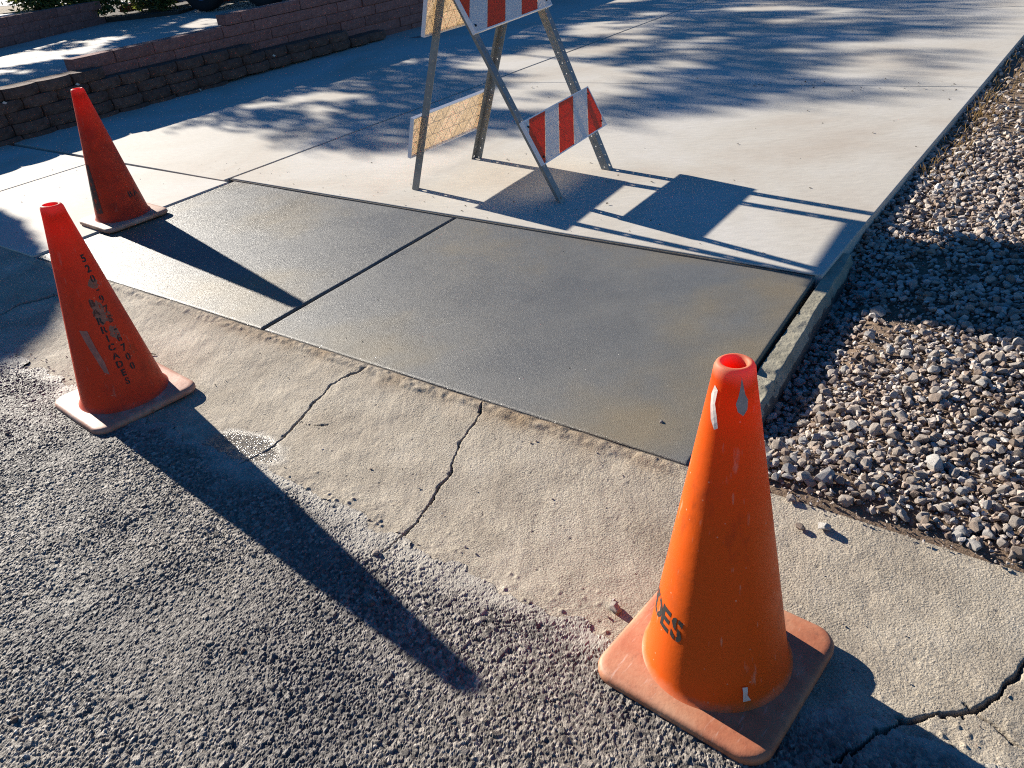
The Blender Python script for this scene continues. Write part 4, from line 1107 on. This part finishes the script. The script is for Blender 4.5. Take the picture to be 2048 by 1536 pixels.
tag(link('leaf_litter', me, mat=M_LITTER), 'scattered dead leaf crumbs and grit on the old driveway', 'leaf litter', kind='stuff')
# dry grass along the far right edge
C = []; Fq = []
for _ in range(900):
    u = rl.uniform(2.4, 6.0) if rl.random() < 0.8 else rl.uniform(1.2, 2.6); v = V_EDGE + 0.03 + abs(rl.normal()) * (0.10 + 0.3 * max(0, u - 2.8))
    x, y, _ = W(u, v); z = float(zbed(np.array([u]), np.array([v]))[0]); a = rl.random() * 6.28; h = rl.uniform(0.02, 0.075); w = 0.0016; le = rl.uniform(0.02, 0.07)
    k = len(C); dx, dy = math.cos(a), math.sin(a)
    C += [(x - dy * w, y + dx * w, z), (x + dy * w, y - dx * w, z), (x + dx * le * 0.5 + dy * w * 0.7, y + dy * le * 0.5 - dx * w * 0.7, z + h * 0.75), (x + dx * le * 0.5 - dy * w * 0.7, y + dy * le * 0.5 + dx * w * 0.7, z + h * 0.75), (x + dx * le, y + dy * le, z + h)]
    Fq += [(k, k + 1, k + 2, k + 3), (k + 3, k + 2, k + 4, k + 4)]
me = bpy.data.meshes.new('dry_grass'); me.from_pydata(C, [], [tuple(dict.fromkeys(q)) for q in Fq]); me.update()
tag(link('dry_grass', me, mat=M_STRAW), 'thin dry grass along the driveway edge at top right', 'dry grass', kind='stuff')
# pale bits caught on the brown wall
for (u, z, lab) in ((-0.03, 0.39, 'pale leaf bit stuck low on the brown wall at far left'), (0.60, 0.41, 'pale leaf bit hanging from the top course of the brown wall'), (1.75, 0.13, 'thin pale straw leaning at the foot of the brown wall'), (2.72, 0.28, 'pale leaf bit on the brown wall where its second step ends')):
    bm = bmesh.new(); q = [bm.verts.new(p) for p in ((-0.018, 0, 0.0), (0.0, -0.008, -0.012), (0.022, -0.004, -0.006), (0.002, 0.002, 0.012))]; bm.faces.new(q[:3]); bm.faces.new((q[0], q[2], q[3]))
    x, y, _ = W(u, -4.78 + 0.035); o = bm_obj('leaf', bm, M_PALE, loc=(x, y, z), rot=(0, 0, DA)); tag(o, lab, 'leaf')

# ================================================================== PLANTS
def leaves(name, pts, size, mat, parent, r, droop=0.3, asp=0.42):
    n = len(pts); a = r.random(n) * 2 * np.pi; el = r.normal(size=n) * 0.6; ro = r.random(n) * 6.28
    d = np.c_[np.cos(a) * np.cos(el), np.sin(a) * np.cos(el), np.sin(el) - droop]; d /= np.linalg.norm(d, axis=1)[:, None]
    q = r.normal(size=(n, 3)); q -= (q * d).sum(1)[:, None] * d; q /= np.linalg.norm(q, axis=1)[:, None]
    s = size * (0.6 + 0.8 * r.random(n))[:, None]
    c = np.stack([pts - d * s, pts + q * s * asp, pts + d * s, pts - q * s * asp], 1).reshape(-1, 3)
    f = np.arange(4 * n).reshape(n, 4)
    return link(name, mesh_np(name, c, f, False), parent, mat=mat)
def limbs(bm, base, tips, r0, r):
    """trunk forking to the clump centres"""
    base = Vector(base)
    ctr = Vector(np.mean(tips, axis=0)); fork = base.lerp(Vector((base.x * 0.6 + ctr.x * 0.4, base.y * 0.6 + ctr.y * 0.4, ctr.z)), 0.45)
    mid = base.lerp(fork, 0.5) + Vector((r.normal() * 0.06, r.normal() * 0.06, 0))
    add_tube(bm, base, mid, r0, r0 * 0.8, 10); add_tube(bm, mid, fork, r0 * 0.8, r0 * 0.62, 10)
    for tp in tips:
        tp = Vector(tp); m1 = fork.lerp(tp, 0.5) + Vector((r.normal() * 0.1, r.normal() * 0.1, 0.1 + 0.05 * r.normal()))
        add_tube(bm, fork, m1, r0 * 0.33, r0 * 0.2, 6); add_tube(bm, m1, tp, r0 * 0.2, r0 * 0.05, 6)
TANE = math.tan(SUN_EL)
def lift(u, v, vt):
    """point at cross-drive position vt that shades ground point (u, v)"""
    x, y, _ = W(u, v); s_u = SUN_DIR.x * DX + SUN_DIR.y * DY; s_v = SUN_DIR.x * DY - SUN_DIR.y * DX
    k = (v - vt) / s_v
    return np.c_[x - SUN_DIR.x * k, y - SUN_DIR.y * k, np.where(v < -5, zneigh(u), zdrive(u)) - SUN_DIR.z * k]
# big shade tree beyond the neighbour's driveway (out of frame; its shade is what falls on the concrete)
rt = np.random.default_rng(17)
N = 170000
u = rt.uniform(-0.6, 10.5, N); v = rt.uniform(-9.0, 1.7, N)
near = 0.62 + 0.9 * sstep(-1.3, 0.0, v) + 0.75 * sstep(-0.2, 1.2, v)      # camera-side limit of the shade
near = np.where(v < -4.9, -0.5, near)
dens = sstep(near - 0.15, near + 0.70, u + 0.35 * fbm(u, v, 0.7, 701, 3))
dens *= sstep(1.55, -0.2, v + 0.5 * fbm(u, v, 1.0, 702, 3)) * 0.75 + 0.25 * sstep(1.7, 1.2, v)
gaps = fbm(u, v * 0.55, 0.55, 703, 4)
dens *= sstep(-0.16, 0.22, gaps + 0.10 * sstep(-0.3, -2.5, v) + 0.10)
dens *= 1 - 0.85 * sstep(6.2, 7.2, u - 0.6 * (v + 0.8)) * sstep(-2.2, -0.6, v)
lit = np.hypot((u - 1.15) / 1.0, (v + 6.75) / 0.62)                            # sunlit patch on the neighbour's drive
dens *= np.where(v < -5.0, sstep(0.7, 1.25, lit + 0.9 * fbm(u, v * 0.6, 0.35, 704, 4)), 1)
dens *= np.where(v < -5.0, 1.3, 1)
kp = rt.random(N) < dens * np.where(v > -5, 0.52, 0.62)
u, v = u[kp], v[kp]
vt = np.where(v > -5, -12.2, -13.2) + rt.normal(size=len(u)) * 0.9
pts = lift(u, v, vt)
shade = tag(empty('shade_tree', W(6.6, -12.6, 0.58)), 'broad loose-leaved tree out of view beyond the neighbouring driveway, casting the dappled shade', 'tree')
sl = np.array(shade.location)
leaves('crown', pts - sl, 0.062, M_LEAF, shade, rt, 0.2, 0.40)
tips = [p - sl for p in pts[rt.choice(len(pts), 34, replace=False)]]
bm = bmesh.new(); limbs(bm, (0, 0, 0), tips, 0.15, rt); bm_obj('trunk', bm, M_BARK, shade, True)
# dense street tree out of view to the left, whose crown edge shades the bottom-left pavement
rt = np.random.default_rng(23)
N = 30000
u = rt.uniform(-3.4, -1.02, N); v = rt.uniform(-4.6, -0.7, N)
lim = -0.86 + np.where(u > -1.48, -0.45 - (u + 1.48) * 3.2, (u + 1.95) * -0.93)
lim = np.minimum(lim, np.where(u > -1.16, -2.2 - (u + 1.16) * 7, 9))
kp = (v < lim + 0.06 * fbm(u, v, 0.3, 711, 3)) & (u < -1.03)
u, v = u[kp], v[kp]
vt = -8.6 + rt.normal(size=len(u)) * 0.35
pts = lift(u, v, vt)
tree2 = tag(empty('unseen_street_tree', W(-1.4, -8.9, 0.43)), 'small dense round-headed tree out of view to the left, shading the pavement', 'tree')
sl = np.array(tree2.location)
leaves('crown', pts - sl, 0.05, M_LEAF, tree2, rt, 0.2, 0.5)
tips = [p - sl for p in pts[rt.choice(len(pts), 12, replace=False)]]
bm = bmesh.new(); limbs(bm, (0, 0, 0), tips, 0.08, rt); bm_obj('trunk', bm, M_BARK, tree2, True)
# shrubs at the top left
def shrub(name, label, c, rad, n, size, mat, seed):
    r = np.random.default_rng(seed)
    t = tag(empty(name, c), label, 'shrub', 'shrubs along the top left of the view')
    nc = 16; cl = r.normal(size=(nc, 3)); cl /= np.linalg.norm(cl, axis=1)[:, None]; cl *= r.random((nc, 1)) ** 0.4
    cl = cl * np.array(rad) * 0.75; cl[:, 2] = np.abs(cl[:, 2]) * 1.0 + rad[2] * 0.3
    w = r.integers(0, nc, n); p = cl[w] + r.normal(size=(n, 3)) * np.array(rad) * 0.20
    p[:, 2] = np.abs(p[:, 2]) + 0.01
    leaves('foliage', p, size, mat, t, r, 0.0, 0.30)
    bm = bmesh.new()
    for q in cl: add_tube(bm, (q[0] * 0.1, q[1] * 0.1, -0.02), q, 0.014, 0.004, 5)
    bm_obj('stem', bm, M_BARK, t)
shrub('shrub', 'dark bushy shrub spilling over the end of the dull red wall', W(3.25, -9.45, 0.60), (0.65, 0.65, 0.55), 2600, 0.05, M_LEAF2, 801)
shrub('shrub', 'dark shrub growing on top of the dull red wall, left of the bushy one', W(2.75, -9.45, 0.775), (0.45, 0.40, 0.45), 1600, 0.045, M_LEAF2, 802)
shrub('shrub', 'sunlit yellow-green shrub in front of the terracotta edging', W(4.35, -9.35, 0.575), (0.42, 0.45, 0.42), 1500, 0.045, M_LEAF2, 803)
shrub('shrub', 'small low shrub at the corner of the planting bed near the tyres', W(4.05, -8.75, 0.575), (0.3, 0.3, 0.22), 700, 0.04, M_LEAF2, 804)

# scalloped terracotta edging
def edging(p, q, z, lab):
    a = Vector(W(*p)); b = Vector(W(*q)); dv = b - a; L = dv.length
    t = tag(empty('garden_edging', (a.x, a.y, z), math.atan2(dv.y, dv.x)), lab, 'garden edging', 'scalloped terracotta edging')
    bm = bmesh.new(); w = 0.145
    add_prism(bm, [(0, 0), (w, 0), (w, 0.06)] + [(w / 2 + w / 2 * math.cos(R(a_)), 0.06 + 0.05 * math.sin(R(a_))) for a_ in range(15, 180, 15)] + [(0, 0.06)], 0, 0.045, lambda x, y, d: (x, d, y))
    bmesh.ops.recalc_face_normals(bm, faces=list(bm.faces)); me = bpy.data.meshes.new('brick'); bm.to_mesh(me); bm.free(); me.materials.append(M_TERRA)
    for k in range(int(L / 0.15)): link('brick', me, t, (0.15 * k, 0, 0), (0, 0, 0.03 * math.sin(k * 3.1)))
edging((4.05, -9.72), (5.6, -10.1), 0.56, 'scalloped red terracotta edging behind the sunlit shrub')
edging((4.75, -8.95), (6.6, -8.2), 0.545, 'scalloped red terracotta edging seen between the two dark tyres')

# ================================================================== TRAILER (only its wheels reach the frame)
trl = tag(empty('trailer', W(4.62, -7.42, zneigh(4.6)), math.atan2(*reversed(Vector(W(4.30, -6.93))[:2] and [ (Vector(W(4.38, -6.93)) - Vector(W(4.12, -7.92)))[0], (Vector(W(4.38, -6.93)) - Vector(W(4.12, -7.92)))[1] ]))), 'dark parked trailer at the top edge, only its two black tyres in view', 'trailer')
def wheel(x, y, side):
    prof = [(0.19, -0.085), (0.25, -0.10), (0.305, -0.098), (0.325, -0.07), (0.328, 0.0), (0.325, 0.07), (0.305, 0.098), (0.25, 0.10), (0.19, 0.085)]
    co, f = lathe(prof, 40); co = co[:, [0, 2, 1]]
    o = link('tyre', mesh_np('tyre', co, f, True), trl, (x, y, 0.328), mat=M_TYRE)
    prof = [(0.001, 0.04), (0.05, 0.045), (0.06, 0.03), (0.15, 0.02), (0.185, 0.08), (0.195, 0.085)]
    co, f = lathe(prof, 28); co = co[:, [0, 2, 1]]
    if side < 0: co[:, 1] *= -1
    link('rim', mesh_np('rim', co, f, True), o, mat=M_RIM)
for x in (-0.50, 0.50):
    for y, sd in ((-0.30, -1), (1.35, 1)): wheel(x, y, sd)
bm = bmesh.new(); add_box(bm, -1.9, 1.9, -0.15, 1.2, 0.50, 0.60); bm_obj('deck', bm, M_DECK, trl, bevel=0.01)
bm = bmesh.new(); add_box(bm, -1.9, 1.9, -0.15, -0.11, 0.60, 1.0); add_box(bm, -1.9, 1.9, 1.16, 1.2, 0.60, 1.0); bm_obj('side_panel', bm, M_DECK, trl)
for y in (-0.30, 1.35):
    bm = bmesh.new(); add_box(bm, -0.95, 0.95, y - 0.12, y + 0.12, 0.70, 0.73); bm_obj('mudguard', bm, M_DECK, trl, bevel=0.008)
for x in (-0.5, 0.5):
    bm = bmesh.new(); add_tube(bm, (x, -0.25, 0.328), (x, 1.3, 0.328), 0.03, 0.03, 10); bm_obj('axle', bm, M_DECK, trl)
bm = bmesh.new(); add_tube(bm, (-1.9, 0.1, 0.5), (-3.0, 0.52, 0.5), 0.04, 0.04, 8); add_tube(bm, (-1.9, 0.95, 0.5), (-3.0, 0.53, 0.5), 0.04, 0.04, 8); bm_obj('drawbar', bm, M_DECK, trl)
